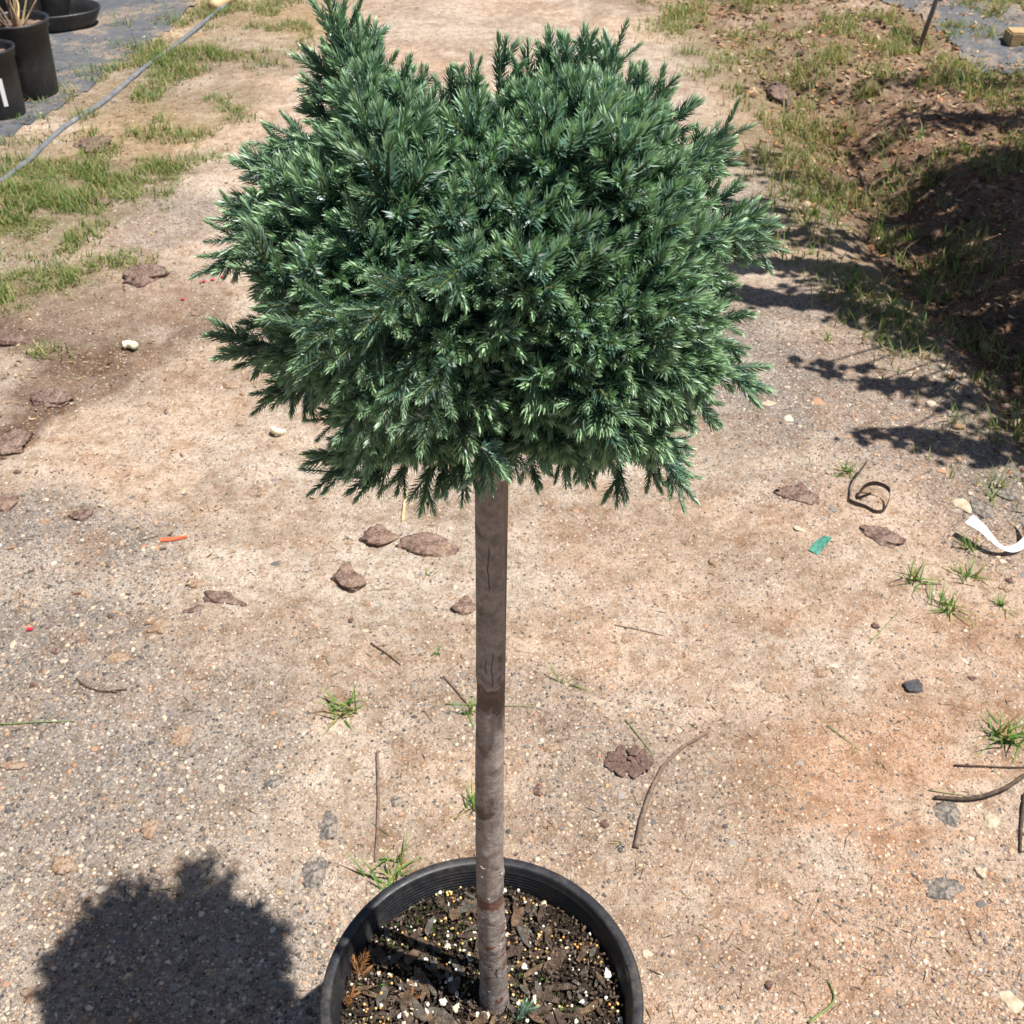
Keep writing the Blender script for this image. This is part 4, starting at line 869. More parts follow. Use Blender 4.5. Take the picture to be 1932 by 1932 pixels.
shade_tree('leafy_tree', (2.6, 2.9), [(1385, 500, .04, 1.25, 40), (1430, 503, .05, 1.3, 90), (1480, 498, .05, 1.35, 100), (1530, 505, .05, 1.4, 110), (1580, 520, .05, 1.4, 110), (1640, 540, .06, 1.4, 120),
   (1385, 556, .035, 1.25, 50), (1430, 562, .045, 1.3, 90), (1480, 570, .045, 1.3, 90), (1530, 572, .045, 1.3, 90), (1580, 580, .05, 1.35, 90), (1640, 592, .05, 1.4, 110), (1700, 618, .05, 1.4, 130), (1745, 650, .05, 1.4, 130),
   (1440, 420, .06, 1.45, 60), (1500, 440, .06, 1.5, 70), (1580, 455, .07, 1.5, 110), (1640, 430, .06, 1.5, 70), (1400, 380, .05, 1.45, 30), (1470, 395, .05, 1.5, 40), (1540, 690, .022, 1.2, 12), (1590, 700, .03, 1.2, 20), (1650, 725, .03, 1.2, 26), (1700, 732, .04, 1.2, 34), (1760, 735, .05, 1.25, 60), (1690, 822, .035, 1.2, 34), (1740, 832, .03, 1.2, 26), (1800, 845, .045, 1.25, 60), (1860, 850, .045, 1.25, 70), (1900, 870, .045, 1.25, 70)],
   'second leafy tree outside the frame at right whose branch shadows reach the road')
shade_tree('leafy_tree', (3.6, 3.6), [(1430, 290, .07, 1.7, 30), (1400, 305, .06, 1.7, 30), (1480, 330, .09, 1.8, 60), (1560, 340, .1, 1.8, 60), (1640, 250, .1, 2., 50), (1760, 235, .12, 2., 170), (1830, 240, .12, 2., 200), (1890, 242, .12, 2., 200), (1940, 245, .12, 2., 200), (1700, 170, .10, 2.1, 60), (1780, 160, .12, 2.1, 110), (1860, 165, .12, 2.1, 110), (1930, 160, .12, 2.1, 110), (1480, 150, .06, 2.1, 20), (1650, 300, .08, 1.9, 40), (1810, 330, .12, 1.9, 110), (1900, 320, .12, 1.9, 130)],
   'third leafy tree outside the frame at right, behind the other two')

# ------------------------------------------------------------------ the potted juniper
POT = Vector((-.0316, .625, 0)); RR, RZ = .170, .300; SOILZ = .262
pot = empty('plant_pot', POT); tag(pot, 'large round black plastic pot holding the juniper in the foreground', 'plant pot')
gi = []
zz = RZ - .008
for i in range(7):
    r0 = .1555 - i * .0006; gi += [(r0, zz - .0005), (r0 - .0010, zz - .0018), (r0 - .0010, zz - .0030), (r0, zz - .0042)]; zz -= .0046
prof = [(.001, .004), (.125, .004), (.132, .0), (.134, .004), (.152, RZ - .05), (.1525, RZ - .042), (.163, RZ - .038), (.166, RZ - .034), (.1678, RZ - .006), (.1690, RZ - .0020), (RR - .0022, RZ + .0004), (RR - .0036, RZ + .0008), (.1590, RZ + .0006), (.1576, RZ - .0004), (.1570, RZ - .002), (.1560, RZ - .006)] + gi + [(.1500, SOILZ - .03), (.12, SOILZ - .06)]
V, F = lathe(prof, 192, .004); link('pot_wall', faces_mesh('pot_wall', V, F), M['plastic'], pot)
# soil
nr, nt_ = 60, 160; V = [(0, 0, SOILZ)]; F = []
for i in range(1, nr):
    for j in range(nt_):
        r = .1545 * i / (nr - 1); a = j * 2 * math.pi / nt_; V.append((r * math.cos(a), r * math.sin(a), SOILZ))
V = np.array(V); V[:, 2] += .012 * (fbm(V[:, 0] * 28, V[:, 1] * 28, 3, 5) - .5) + .006 * (fbm(V[:, 0] * 130, V[:, 1] * 130, 3, 6) - .5) - .006 * np.exp(-((V[:, 0] + .03) ** 2 + (V[:, 1] - .01) ** 2) / .0012)
for j in range(nt_): F.append((0, 1 + j, 1 + (j + 1) % nt_))
for i in range(nr - 2):
    for j in range(nt_): k = (j + 1) % nt_; F.append((1 + i * nt_ + j, 1 + (i + 1) * nt_ + j, 1 + (i + 1) * nt_ + k, 1 + i * nt_ + k))
M['soil'] = mottled('potting_soil', [(.3, (.012, .009, .007)), (.55, (.035, .024, .017)), (.68, (.06, .045, .03)), (.8, (.04, .06, .02))], 60, .95, .9, .004, scale2=300)
soil = link('potting_mix', faces_mesh('potting_mix', V, F), M['soil'], pot)
def soil_h(x, y): return SOILZ + .012 * (fbm(np.array(x * 28), np.array(y * 28), 3, 5) - .5)
M['chip'] = mottled('bark_chip', [(.25, (.045, .03, .021)), (.42, (.12, .08, .058)), (.6, (.22, .155, .115)), (.8, (.36, .28, .22))], 3.5, .85, .7, .1, (1, .25, 1))
M['chip2'] = mottled('grey_bark_chip', [(.25, (.07, .062, .05)), (.5, (.18, .158, .13)), (.75, (.36, .32, .27))], 4, .85, .7, .1, (1, .25, 1))
M['chip3'] = mottled('tan_bark_chip', [(.25, (.10, .055, .035)), (.5, (.24, .15, .09)), (.75, (.45, .33, .22))], 4, .85, .7, .1, (1, .25, 1))
chips = []
for i in range(18):
    r_ = np.random.default_rng(i); n = 7; up = []; V = []; th = np.sort(r_.uniform(0, 6.28, n)); 
    th = np.linspace(0, 6.28, n, endpoint=False) + r_.uniform(-.3, .3, n); rr = r_.uniform(.7, 1.1, n)
    for zt in (-.5, .5):
        for a, q in zip(th, rr): V.append((math.cos(a) * q, math.sin(a) * q * .45, zt * .22 + .1 * math.cos(a) * (i % 3 - 1)))
    F = [tuple(range(n))[::-1], tuple(range(n, 2 * n))] + [(j, (j + 1) % n, n + (j + 1) % n, n + j) for j in range(n)]
    chips.append(faces_mesh('bark_chip', V, F, False)); chips[-1].materials.append(M[('chip', 'chip2', 'chip2', 'chip', 'chip3', 'chip')[i % 6]])
TR = Vector((-.0205, .640))    # trunk foot
tlx, tly = TR.x - POT.x, TR.y - POT.y
k = 0
while k < 290:
    r = .150 * math.sqrt(rng.random()); a = rng.uniform(0, 6.28); x_, y_ = r * math.cos(a), r * math.sin(a)
    if math.hypot(x_ - tlx, y_ - tly) < .018: continue
    if y_ < -.05 and rng.random() < .5: continue
    L = .005 + .014 * rng.random() ** 1.5
    if r + L > .151: continue
    o = bpy.data.objects.new('bark_chip', chips[rng.integers(18)]); C.objects.link(o); o.parent = soil
    o.location = (x_, y_, float(soil_h(x_, y_)) + rng.uniform(.004, .010)); o.scale = (L, L * rng.uniform(.45, 1.0), .002 + L * rng.uniform(.2, .5)); o.rotation_euler = (rng.uniform(-.35, .35), rng.uniform(-.3, .3), rng.uniform(0, 6.28)); k += 1
def bits(n, smin, smax, tmpl, cols, ysc=1.0, rmax=.150, clump=None, lift=.3, thr=.5):
    r = rmax * np.sqrt(rng.random(n * 5)); a = rng.uniform(0, 6.28, n * 5); x, y = r * np.cos(a), r * np.sin(a)
    m = np.hypot(x - tlx, y - tly) > .018
    if clump: m &= fbm(x * clump, y * clump, 2, 123) > thr
    x, y = x[m][:n], y[m][:n]; q = len(x); sz = rng.uniform(smin, smax, q)
    Mt = rand_rot(q) * (sz[:, None, None] * rng.uniform(.75, 1.25, (q, 1, 3)) ** (0 if ysc == 0 else 1))
    z = SOILZ + .012 * (fbm(x * 28, y * 28, 3, 5) - .5) + sz * lift + rng.uniform(.002, .007, q)
    return scatter(tmpl[0], tmpl[1], Mt, np.stack([x, y, z], -1), cols[rng.integers(0, len(cols), q)] * rng.uniform(.85, 1.1, (q, 1)))
CH = (jit(OCT_V * 1.0 * np.array((1.5, .6, .35)), 0, 1) if 0 else (OCT_V * np.array((1.6, .7, .4)), OCT_F))
def part_stuff(name, arr, mat, smooth=False):
    o = link(name, mesh_np(name, arr[0], arr[1], arr[2], smooth), mat, soil); o['kind'] = 'stuff'; return o
M['bead'] = vcol_mat('fertiliser_bead', .35, .45, 300, .15, 0)
M['perlite'] = vcol_mat('perlite', .9, .2, 500, .15, .5, .001)
M['crumb'] = vcol_mat('soil_crumb', .9, .2, 300, .3, .4, .001)
M['moss'] = vcol_mat('moss', .8, .2, 300, .3, 0, 0, .15)
part_stuff('fertiliser_beads', bits(430, .0012, .0018, ICO2, np.array([(.62, .40, .10), (.70, .48, .17), (.62, .30, .08), (.75, .60, .30)]), 0, clump=26, thr=.54), M['bead'], True)
part_stuff('soil_crumbs', bits(5000, .0010, .0030, CH, np.array([(.02, .014, .01), (.045, .03, .02), (.08, .055, .04), (.03, .022, .015), (.14, .10, .075), (.18, .13, .10)])), M['crumb'])
part_stuff('perlite_grains', bits(240, .0010, .0024, jit(ICO1, .3, 4), np.array([(.78, .75, .66), (.66, .60, .45), (.8, .79, .74)])), M['perlite'])
vm = []
part_stuff('moss', bits(1500, .0016, .0042, (np.array([(0, 0, -.3), (-.25, 0, .3), (.25, 0, .3), (0, .1, 1.2)]), np.array([(0, 2, 1), (1, 2, 3)])), np.array([(.05, .11, .02), (.09, .17, .03), (.04, .07, .02)]), clump=20, thr=.62), M['moss'])
per = [rock_mesh('perlite_lump', 1, 1, .8, 400 + i, ICO3, .9, ((.72, .68, .56), (.80, .78, .72), (.60, .54, .40))[i % 3]) for i in range(6)]
for m_ in per: m_.materials.append(M['perlite'])
for i in range(74):
    r = .148 * math.sqrt(rng.random()); a = rng.uniform(0, 6.28); x_, y_ = r * math.cos(a), r * math.sin(a)
    if math.hypot(x_ - tlx, y_ - tly) < .018: continue
    if y_ > .03 and rng.random() < .4: continue
    o = bpy.data.objects.new('perlite_lump', per[i % 6]); C.objects.link(o); o.parent = soil; s_ = rng.uniform(.0022, .0054); o.scale = (s_, s_ * .8, s_ * .75)
    o.location = (x_, y_, float(soil_h(x_, y_)) + .007); o.rotation_euler = (rng.uniform(0, 3), 0, rng.uniform(0, 6))

# trunk ------------------------------------------------------------
def tree_axis(z):
    t = (z - SOILZ) / (1.0 - SOILZ); return np.array((TR.x + .0030 * t + .0016 * math.sin(z * 9), TR.y + .000 * t + .0015 * math.sin(z * 7 + 1), z))
tree = empty('juniper_tree', (TR.x, TR.y, SOILZ)); tag(tree, 'small blue-green grafted juniper standard with a round crown on a bare trunk', 'tree')
zs = np.arange(SOILZ - .03, 1.10, .0022); seg = 56; th = np.arange(seg) * 2 * np.pi / seg
V = []
for z in zs:
    c = tree_axis(z) - np.array((TR.x, TR.y, 0)); r = np.interp(z, [SOILZ - .03, SOILZ + .0, SOILZ + .03, .45, .73, .757, .765, .9, 1.10], [.021, .0168, .0149, .0135, .0119, .0114, .0118, .0106, .0085])
    a = fbm(th[None] * .0 + np.cos(th) * 1.5 + 5, np.sin(th) * 1.5 + z * 14, 3, 7) - .5; b_ = fbm(np.cos(th) * 4 + 5, np.sin(th) * 4 + z * 110, 3, 17) - .5; d_ = fbm(np.cos(th) * 2.5, np.sin(th) * 2.5 + z * 350, 2, 27) - .5
    lowk = 1 if z < .6 else .5
    rr = r * (1 + .10 * a + .07 * b_ * lowk + .008 * d_ * lowk).ravel()
    if any(z0 < z < z1 for z0, z1, _ in BANDS): rr = rr * .955
    for kz, ka, kr in ((.54, 4.4, .0022), (.66, 5.2, .0014), (.60, 3.6, .0016), (.38, 4.9, .0016), (.86, 5.5, .0012), (.50, 5.9, .0018)):
        dd = ((z - kz) / .006) ** 2 + ((np.angle(np.exp(1j * (th - ka)))) / .35) ** 2; rr = rr + kr * np.exp(-dd)
    V.append(np.stack([c[0] + rr * np.cos(th), c[1] + rr * np.sin(th), np.full(seg, z)], -1))
V = np.array(V).reshape(-1, 3); n = len(zs); ii = np.arange(n - 1)[:, None] * seg + np.arange(seg)[None]; jj = np.arange(n - 1)[:, None] * seg + (np.arange(seg)[None] + 1) % seg
F = np.stack([ii, jj, jj + seg, ii + seg], -1).reshape(-1, 4)
trunk = link('trunk', mesh_np('trunk', V, F, None, True), M['trunk'], tree); trunk.location = (0, 0, -SOILZ)
# peeling bark curls on the lower trunk
r_ = np.random.default_rng(5); M['peel'] = simple('peeling_bark', (.33, .28, .25), .7)
for i in range(34):
    z = r_.uniform(.285, .56); a = r_.uniform(3.3, 6.2); wd_, hh = r_.uniform(.15, .5), r_.uniform(.0008, .0025); c = tree_axis(z) - np.array((TR.x, TR.y, 0)); v = []; f = []
    for q in range(6):
        t = q / 5; aa = a + wd_ * (t - .5); r0 = .0138 + .0004
        v.append((c[0] + r0 * math.cos(aa), c[1] + r0 * math.sin(aa), z - SOILZ)); r1 = r0 + .0010 * math.sin(t * 3.14); v.append((c[0] + r1 * math.cos(aa), c[1] + r1 * math.sin(aa), z + hh * math.sin(t * 3.14) * (1 if i % 3 else -1) - SOILZ))
    for q in range(5): f.append((2 * q, 2 * q + 2, 2 * q + 3, 2 * q + 1))
    o = link('bark_curl', faces_mesh('bark_curl', v, f), M['peel'], tree)
for z0, z1, a in ((.862, .905, 4.62), (.76, .80, 4.85), (.775, .79, 4.4), (.33, .345, 5.0)):
    q = []
    for t in np.linspace(0, 1, 14):
        z = z0 + (z1 - z0) * t; rr = np.interp(z, [SOILZ, SOILZ + .03, .45, .73, .765, .9, 1.1], [.0168, .0149, .0135, .0119, .0118, .0106, .0085]) * 1.015; c = tree_axis(z) - np.array((TR.x, TR.y, SOILZ)); aa = a + .05 * math.sin(t * 9) + .03 * math.sin(t * 23)
        q.append((c[0] + rr * math.cos(aa), c[1] + rr * math.sin(aa), c[2]))
    V, F = tube(q, np.array([.0001] + [.00038] * 12 + [.0001]), 5, nz=.6); link('bark_crack', faces_mesh('bark_crack', V, F), M['coal'], tree)
# stake
M['stake'] = mottled('weathered_stake', [(.3, (.13, .095, .07)), (.6, (.26, .20, .15)), (.8, (.36, .29, .22))], 80, .85, .5, .001, (1, 1, .1))
s0 = Vector((-.0195, .667, .22)); s1 = at_y(944, 900, .662); s1 = s0 + (s1 - s0) * (1.06 - s0.z) / (s1.z - s0.z)
V, F = tube([s0 - s0, (s1 - s0) / 2, s1 - s0], .0060, 4); me = faces_mesh('support_stake', V, F, False); o = link('support_stake', me, M['stake'], None, s0)
tag(o, 'thin square wooden stake standing close behind the juniper trunk', 'stake')

# crown ------------------------------------------------------------
def needles_for_axis(P0, D, L, rnd, nl=.0077, tone=0.0, start=.0):
    """returns lists of (pos, dir, normal, len, width, color)"""
    D = D / np.linalg.norm(D); ref = np.array((0, 0, 1.)) if abs(D[2]) < .9 else np.array((1., 0, 0)); A = np.cross(D, ref); A /= np.linalg.norm(A); B = np.cross(D, A)
    out = []; s = start * L; step = .00115; ph = rnd.uniform(0, 6.28)
    while s < L:
        t = s / L; op = (.90 - .52 * t ** 1.6) * rnd.uniform(.85, 1.12)
        for j in range(3):
            a = ph + j * 2.094 + rnd.normal(0, .12); rad = np.cos(a) * A + np.sin(a) * B
            o_ = op * rnd.uniform(.8, 1.15); d = D * math.cos(o_) + rad * math.sin(o_); ln = nl * rnd.uniform(.8, 1.12) * (1 - .28 * t ** 4)
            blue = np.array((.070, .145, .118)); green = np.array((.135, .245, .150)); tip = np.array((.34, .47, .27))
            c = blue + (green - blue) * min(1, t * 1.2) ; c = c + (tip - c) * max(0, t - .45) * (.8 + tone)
            if rnd.random() < .06: c = np.array((.42, .50, .47))
            c = c * rnd.uniform(.75, 1.25)
            out.append((P0 + D * s, d, rad, ln, .00055 * rnd.uniform(.85, 1.25), c))
        ph += 1.05; s += step
    for j in range(4):
        a = ph + j * 1.57; rad = np.cos(a) * A + np.sin(a) * B; d = D * .97 + rad * .24
        out.append((P0 + D * L, d, rad, nl * .8, .00055, np.array((.30, .43, .26)) * rnd.uniform(.85, 1.15)))
    return out
def spray_mesh(seed, L, nside, nl=.0077):
    rnd = np.random.default_rng(seed); nd = []; stems = []
    bend = rnd.uniform(-.25, .25, 2); D0 = np.array((0, 0, 1.)); p = np.zeros(3); segs = 3; cur = D0.copy()
    axis = []
    for k in range(segs):
        cur = D0 + np.array((bend[0], bend[1], 0)) * (k / segs); cur /= np.linalg.norm(cur); axis.append((p.copy(), cur.copy())); p = p + cur * L / segs
    for k, (q, d) in enumerate(axis):
        part = needles_for_axis(q, d, L / segs, rnd, nl)
        # openness by whole-axis parameter
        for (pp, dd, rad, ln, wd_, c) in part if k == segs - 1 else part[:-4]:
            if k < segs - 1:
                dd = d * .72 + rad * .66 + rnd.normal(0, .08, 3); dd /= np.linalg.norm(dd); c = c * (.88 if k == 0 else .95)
            nd.append((pp, dd, rad, ln, wd_, c))
        stems.append((q, q + d * L / segs, .0008))
    a0 = rnd.uniform(0, 6.28)
    for i in range(nside):
        t = max(0, .02 + .5 * i / max(1, nside - 1) + rnd.uniform(-.05, .05)); k = min(int(t * segs), segs - 1); q = axis[k][0] + axis[k][1] * (t * segs - k) * L / segs
        a = a0 + i * 2.4; e = rnd.uniform(.45, .85); d = axis[k][1] * math.cos(e) + np.array((math.cos(a), math.sin(a), 0)) * math.sin(e); l_ = min(.026, L * (.72 - .38 * t)) * rnd.uniform(.75, 1.2)
        nd += needles_for_axis(q, d, l_, rnd, nl * .95); stems.append((q, q + d * l_, .0006))
    V = []; F = []; Cc = []; o = 0
    for (pp, d, rad, ln, wd_, c) in nd:
        d = d / np.linalg.norm(d); sd_ = np.cross(d, rad); sd_ /= np.linalg.norm(sd_) + 1e-9; nn = np.cross(sd_, d)
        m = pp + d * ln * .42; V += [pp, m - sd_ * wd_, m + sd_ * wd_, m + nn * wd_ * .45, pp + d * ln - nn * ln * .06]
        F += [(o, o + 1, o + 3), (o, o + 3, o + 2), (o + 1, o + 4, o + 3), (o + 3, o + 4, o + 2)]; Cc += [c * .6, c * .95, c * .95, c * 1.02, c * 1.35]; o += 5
    for a_, b_, r0 in stems:
        v, f = tube([a_, b_], r0, 3, False)
        for ff in f: F += [(ff[0] + o, ff[1] + o, ff[2] + o), (ff[0] + o, ff[2] + o, ff[3] + o)]
        V += list(v); Cc += [np.array((.14, .17, .06))] * len(v); o += len(v)
    nq = 4 * len(nd); Fl = [q for i in range(0, 5 * len(nd), 5) for q in ((i, i + 1, i + 4), (i, i + 4, i + 2))] + F[nq:]
    return np.array(V), np.array(F), np.array(Cc), np.array(Fl)
SPR = [spray_mesh(i, L, ns) for i, (L, ns) in enumerate([(.019, 2), (.022, 3), (.024, 3), (.020, 3), (.023, 4), (.018, 2), (.026, 4), (.021, 3), (.016, 1), (.025, 4)])]
LONG = [spray_mesh(50 + i, L, ns) for i, (L, ns) in enumerate([(.045, 4), (.055, 6), (.050, 5), (.062, 7)])]
ALL = SPR + LONG; ALEN = [.020, .023, .025, .021, .024, .018, .027, .022, .017, .026, .045, .055, .050, .062]
MESH = []
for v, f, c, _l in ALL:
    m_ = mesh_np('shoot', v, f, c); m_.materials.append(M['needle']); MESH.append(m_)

CC = at_y(925, 480, TR.y)       # crown centre
vdir = (CAM - CC).normalized()  # crown bulges about an upright-ish plane facing the road's near end
ux = Vector((1, 0, 0)); uy = vdir.cross(ux).normalized(); 
if uy.z < 0: uy = -uy
def pl(px, py):
    r = ray(px, py); t = (CC - CAM).dot(vdir) / r.dot(vdir); p = CAM + r * t - CC; return (p.dot(ux), p.dot(uy))
OUT = [(635, 60), (680, 70), (710, 110), (760, 130), (800, 150), (860, 172), (900, 155), (940, 155), (960, 140), (1000, 132), (1045, 118), (1100, 116), (1150, 128), (1200, 160), (1260, 175), (1290, 205), (1290, 250), (1330, 280), (1330, 330), (1370, 370), (1400, 430), (1380, 500), (1370, 560), (1375, 620), (1370, 680), (1375, 730), (1320, 775), (1280, 795), (1275, 850), (1240, 890), (1150, 905), (1060, 895), (1000, 880), (950, 872), (900, 880), (800, 900), (700, 905), (620, 890), (605, 830), (620, 790), (580, 740), (510, 735), (480, 690), (475, 640), (490, 600), (480, 560), (450, 490), (445, 430), (445, 390), (480, 340), (475, 290), (520, 262), (590, 255), (600, 200), (600, 150), (630, 120)]
OPX = np.array(OUT, float)
def proj(p):
    q = Vector(p) - CAM; d = q.dot(FWD); return (512 + FPX * q.x / d) / K, (512 - FPX * q.dot(UPV) / d) / K
def in_px(x, y):
    ins = False; n = len(OPX)
    for i in range(n):
        (xa, ya), (xb, yb_) = OPX[i], OPX[(i + 1) % n]
        if (ya > y) != (yb_ > y) and x < (xb - xa) * (y - ya) / (yb_ - ya + 1e-12) + xa: ins = not ins
    return ins
OP = np.array([pl(a, b) for a, b in OUT])
def in_poly(x, y):
    ins = np.zeros(x.shape, bool); n = len(OP)
    for i in range(n):
        (xa, ya), (xb, yb_) = OP[i], OP[(i + 1) % n]; ins ^= ((ya > y) != (yb_ > y)) & (x < (xb - xa) * (y - ya) / (yb_ - ya + 1e-12) + xa)
    return ins
def edge_d(x, y):
    best = np.full(x.shape, 9.); n = len(OP)
    for i in range(n):
        a, b = OP[i], OP[(i + 1) % n]; dx, dy = b - a; t = np.clip(((x - a[0]) * dx + (y - a[1]) * dy) / (dx * dx + dy * dy), 0, 1); best = np.minimum(best, np.hypot(x - a[0] - t * dx, y - a[1] - t * dy))
    return best
RB = .135
def bulge(x, y):
    d = np.minimum(edge_d(x, y), RB); return .125 * np.sqrt(np.clip(d * (2 * RB - d), 0, None)) / RB
def world(x, y, t): return np.array(CC)[None] + x[:, None] * np.array(ux) + y[:, None] * np.array(uy) + t[:, None] * np.array(vdir)
def shadow_spikes(n):  # far-side shoots hidden behind the crown, added to roughen its cast shadow
    e1 = np.cross(np.array(SUN), (0, 0, 1.)); e1 /= np.linalg.norm(e1); e2 = np.cross(np.array(SUN), e1); e2 = e2 if e2[1] > 0 else -e2
    for i in range(n):
        a = rng.uniform(-.15, math.pi + .15); d_ = e1 * math.cos(a) + e2 * math.sin(a) + rng.normal(0, .12, 3); d_ /= np.linalg.norm(d_); k = 10 + i % 4
        R0 = rng.uniform(.165, .205); tp = np.array(CC) + d_ * R0 * np.array((1.0, 1.0, .9)) + np.array(SUN) * rng.uniform(-.06, .05)
        if in_px(*proj(tp)): shoots.append((tp - d_ * ALEN[k], d_, k, 1.0, rng.uniform(0, 6.28), .4))
def basis(d, roll):
    ref = np.array((0, 0, 1.)) if abs(d[2]) < .95 else np.array((1., 0, 0)); a = np.cross(d, ref); a /= np.linalg.norm(a); b = np.cross(d, a)
    c, s = math.cos(roll), math.sin(roll); return np.stack([a * c + b * s, -a * s + b * c, d], 1)
shoots = []   # (pos_tip_region, dir, which, scale, roll, prio)
def add_layer(n, side, shrink, sc, jitter=.55, minsep=.0):
    cx, cy = rng.uniform(-.2, .2, n * 6), rng.uniform(-.2, .2, n * 6); m = in_poly(cx, cy); cx, cy = cx[m], cy[m]
    # area weighting: more near edges where the surface turns away
    e = edge_d(cx, cy); wgt = 1 / np.maximum(.35, np.minimum(e, RB) / RB); m = rng.random(len(cx)) < wgt / wgt.max() ; cx, cy = cx[m], cy[m]
    P = []
    for a, b in zip(cx, cy):
        if len(P) >= n: break
        if minsep and any((a - q[0]) ** 2 + (b - q[1]) ** 2 < minsep ** 2 for q in P): continue
        P.append((a, b))
    P = np.array(P); cx, cy = P[:, 0], P[:, 1]
    lump = .052 * (fbm(cx * 20 + 5 * side, cy * 16, 2, 91) - .5)
    t = bulge(cx, cy) * side * shrink + lump * side; h = .004
    gx = (bulge(cx + h, cy) - bulge(cx - h, cy)) / (2 * h); gy = (bulge(cx, cy + h) - bulge(cx, cy - h)) / (2 * h)
    gx = np.clip(gx, -3, 3); gy = np.clip(gy, -3, 3)
    N = -gx[:, None] * np.array(ux) - gy[:, None] * np.array(uy) + side * np.array(vdir); N /= np.linalg.norm(N, axis=1)[:, None]
    t = np.where(t < 0, t * 1.1, t); W = world(cx, cy, t); rad = W - np.array(CC) + np.array((0, 0, .03)); rad /= np.linalg.norm(rad, axis=1)[:, None]
    up = np.interp(cy, [-.13, -.03, .10], [-.45, .25, .8])
    D = N * .55 + rad * .5 + up[:, None] * np.array((0, 0, 1)) + rng.normal(0, jitter * .55, W.shape); D /= np.linalg.norm(D, axis=1)[:, None]
    for p_, d_ in zip(W, D):
        k = rng.integers(0, 10); s_ = sc * rng.uniform(.8, 1.25)
        pr = (1 if side > 0 else 0) * shrink
        b0 = p_ - d_ * ALEN[k] * s_ * .75; tp = b0 + d_ * (ALEN[k] * s_ + .004); side_ = np.cross(d_, np.array(vdir)) * .006
        if not (in_px(*proj(tp + side_)) and in_px(*proj(tp - side_)) and in_px(*proj(b0))): continue
        shoots.append((b0, d_, k, s_, rng.uniform(0, 6.28), pr + rng.random() * .05))
def add_clumps(n, side, sep, per):
    cx, cy = rng.uniform(-.2, .2, n * 14), rng.uniform(-.2, .2, n * 14); m = in_poly(cx, cy); P = []
    for a, b in zip(cx[m], cy[m]):
        if len(P) >= n: break
        if any((a - q[0]) ** 2 + (b - q[1]) ** 2 < sep ** 2 for q in P): continue
        P.append((a, b))
    P = np.array(P); cx, cy = P[:, 0], P[:, 1]; h = .006; t = bulge(cx, cy) * side * np.where(side < 0, 1.1, 1.0) + rng.normal(0, .009, len(cx)) * side
    gx = np.clip((bulge(cx + h, cy) - bulge(cx - h, cy)) / (2 * h), -2.5, 2.5); gy = np.clip((bulge(cx, cy + h) - bulge(cx, cy - h)) / (2 * h), -2.5, 2.5)
    N = -gx[:, None] * np.array(ux) - gy[:, None] * np.array(uy) + side * np.array(vdir); N /= np.linalg.norm(N, axis=1)[:, None]
    W = world(cx, cy, t); rad = W - np.array(CC) + np.array((0, 0, .03)); rad /= np.linalg.norm(rad, axis=1)[:, None]; up = np.interp(cy, [-.13, -.03, .10], [-.45, .3, .9])
    D = N * .5 + rad * .5 + up[:, None] * np.array((0, 0, 1)) + rng.normal(0, .22, W.shape); D /= np.linalg.norm(D, axis=1)[:, None]
    for p_, d_ in zip(W, D):
        sizeF = rng.uniform(.9, 1.25)
        for q in range(per):
            if q == 0: dd = d_; k = 6; s_ = 1.35 * sizeF; back = .024
            else:
                a = q * 2.4 + rng.uniform(-.4, .4); e = .38 + .55 * math.sqrt(q / per); ref = basis(d_, 0); dd = d_ * math.cos(e) + (ref[:, 0] * math.cos(a) + ref[:, 1] * math.sin(a)) * math.sin(e); k = int(rng.integers(0, 10)); s_ = rng.uniform(1.0, 1.25) * sizeF; back = .024 + .006 * e
            b0 = p_ - d_ * back * sizeF + rng.normal(0, .0015, 3); tp = b0 + dd * (ALEN[k] * s_ + .004); sd2 = np.cross(dd, np.array(vdir)) * .005
            if not (in_px(*proj(tp + sd2)) and in_px(*proj(tp - sd2))): continue
            shoots.append((b0, dd, k, s_, rng.uniform(0, 6.28), (1.1 if side > 0 else .1) + rng.random() * .05))
add_clumps(95, 1, .0175, 9)
add_layer(430, 1, .84, 1.25, .5, .009)
add_layer(330, 1, .68, 1.35, .8, .010)
add_layer(170, 1, .38, 1.5, .9, .012)
add_layer(140, -1, .38, 1.5, .9, .012)
add_clumps(60, -1, .020, 7)
add_layer(200, -1, .8, 1.4, .8, .012)
shadow_spikes(80)
for i in range(80):      # longer shoots added at the top and hidden back to make the cast shadow spiky
    a = rng.uniform(0, 6.28); e = rng.uniform(-.3, 1.2); d_ = np.array((math.cos(a) * math.cos(e), abs(math.sin(a)) * math.cos(e) * .9 + .1, math.sin(e))); d_ /= np.linalg.norm(d_)
    if d_[2] > .8: d_[2] = .6; d_ /= np.linalg.norm(d_)
    k = 10 + i % 4; p_ = np.array(CC) + d_ * rng.uniform(.125, .16) * np.array((1.08, 1.0, .78)); b0 = p_ - d_ * ALEN[k] * .5
    if in_px(*proj(b0 + d_ * ALEN[k] * .8)): shoots.append((b0, d_, k, .9, rng.uniform(0, 6.28), .3))
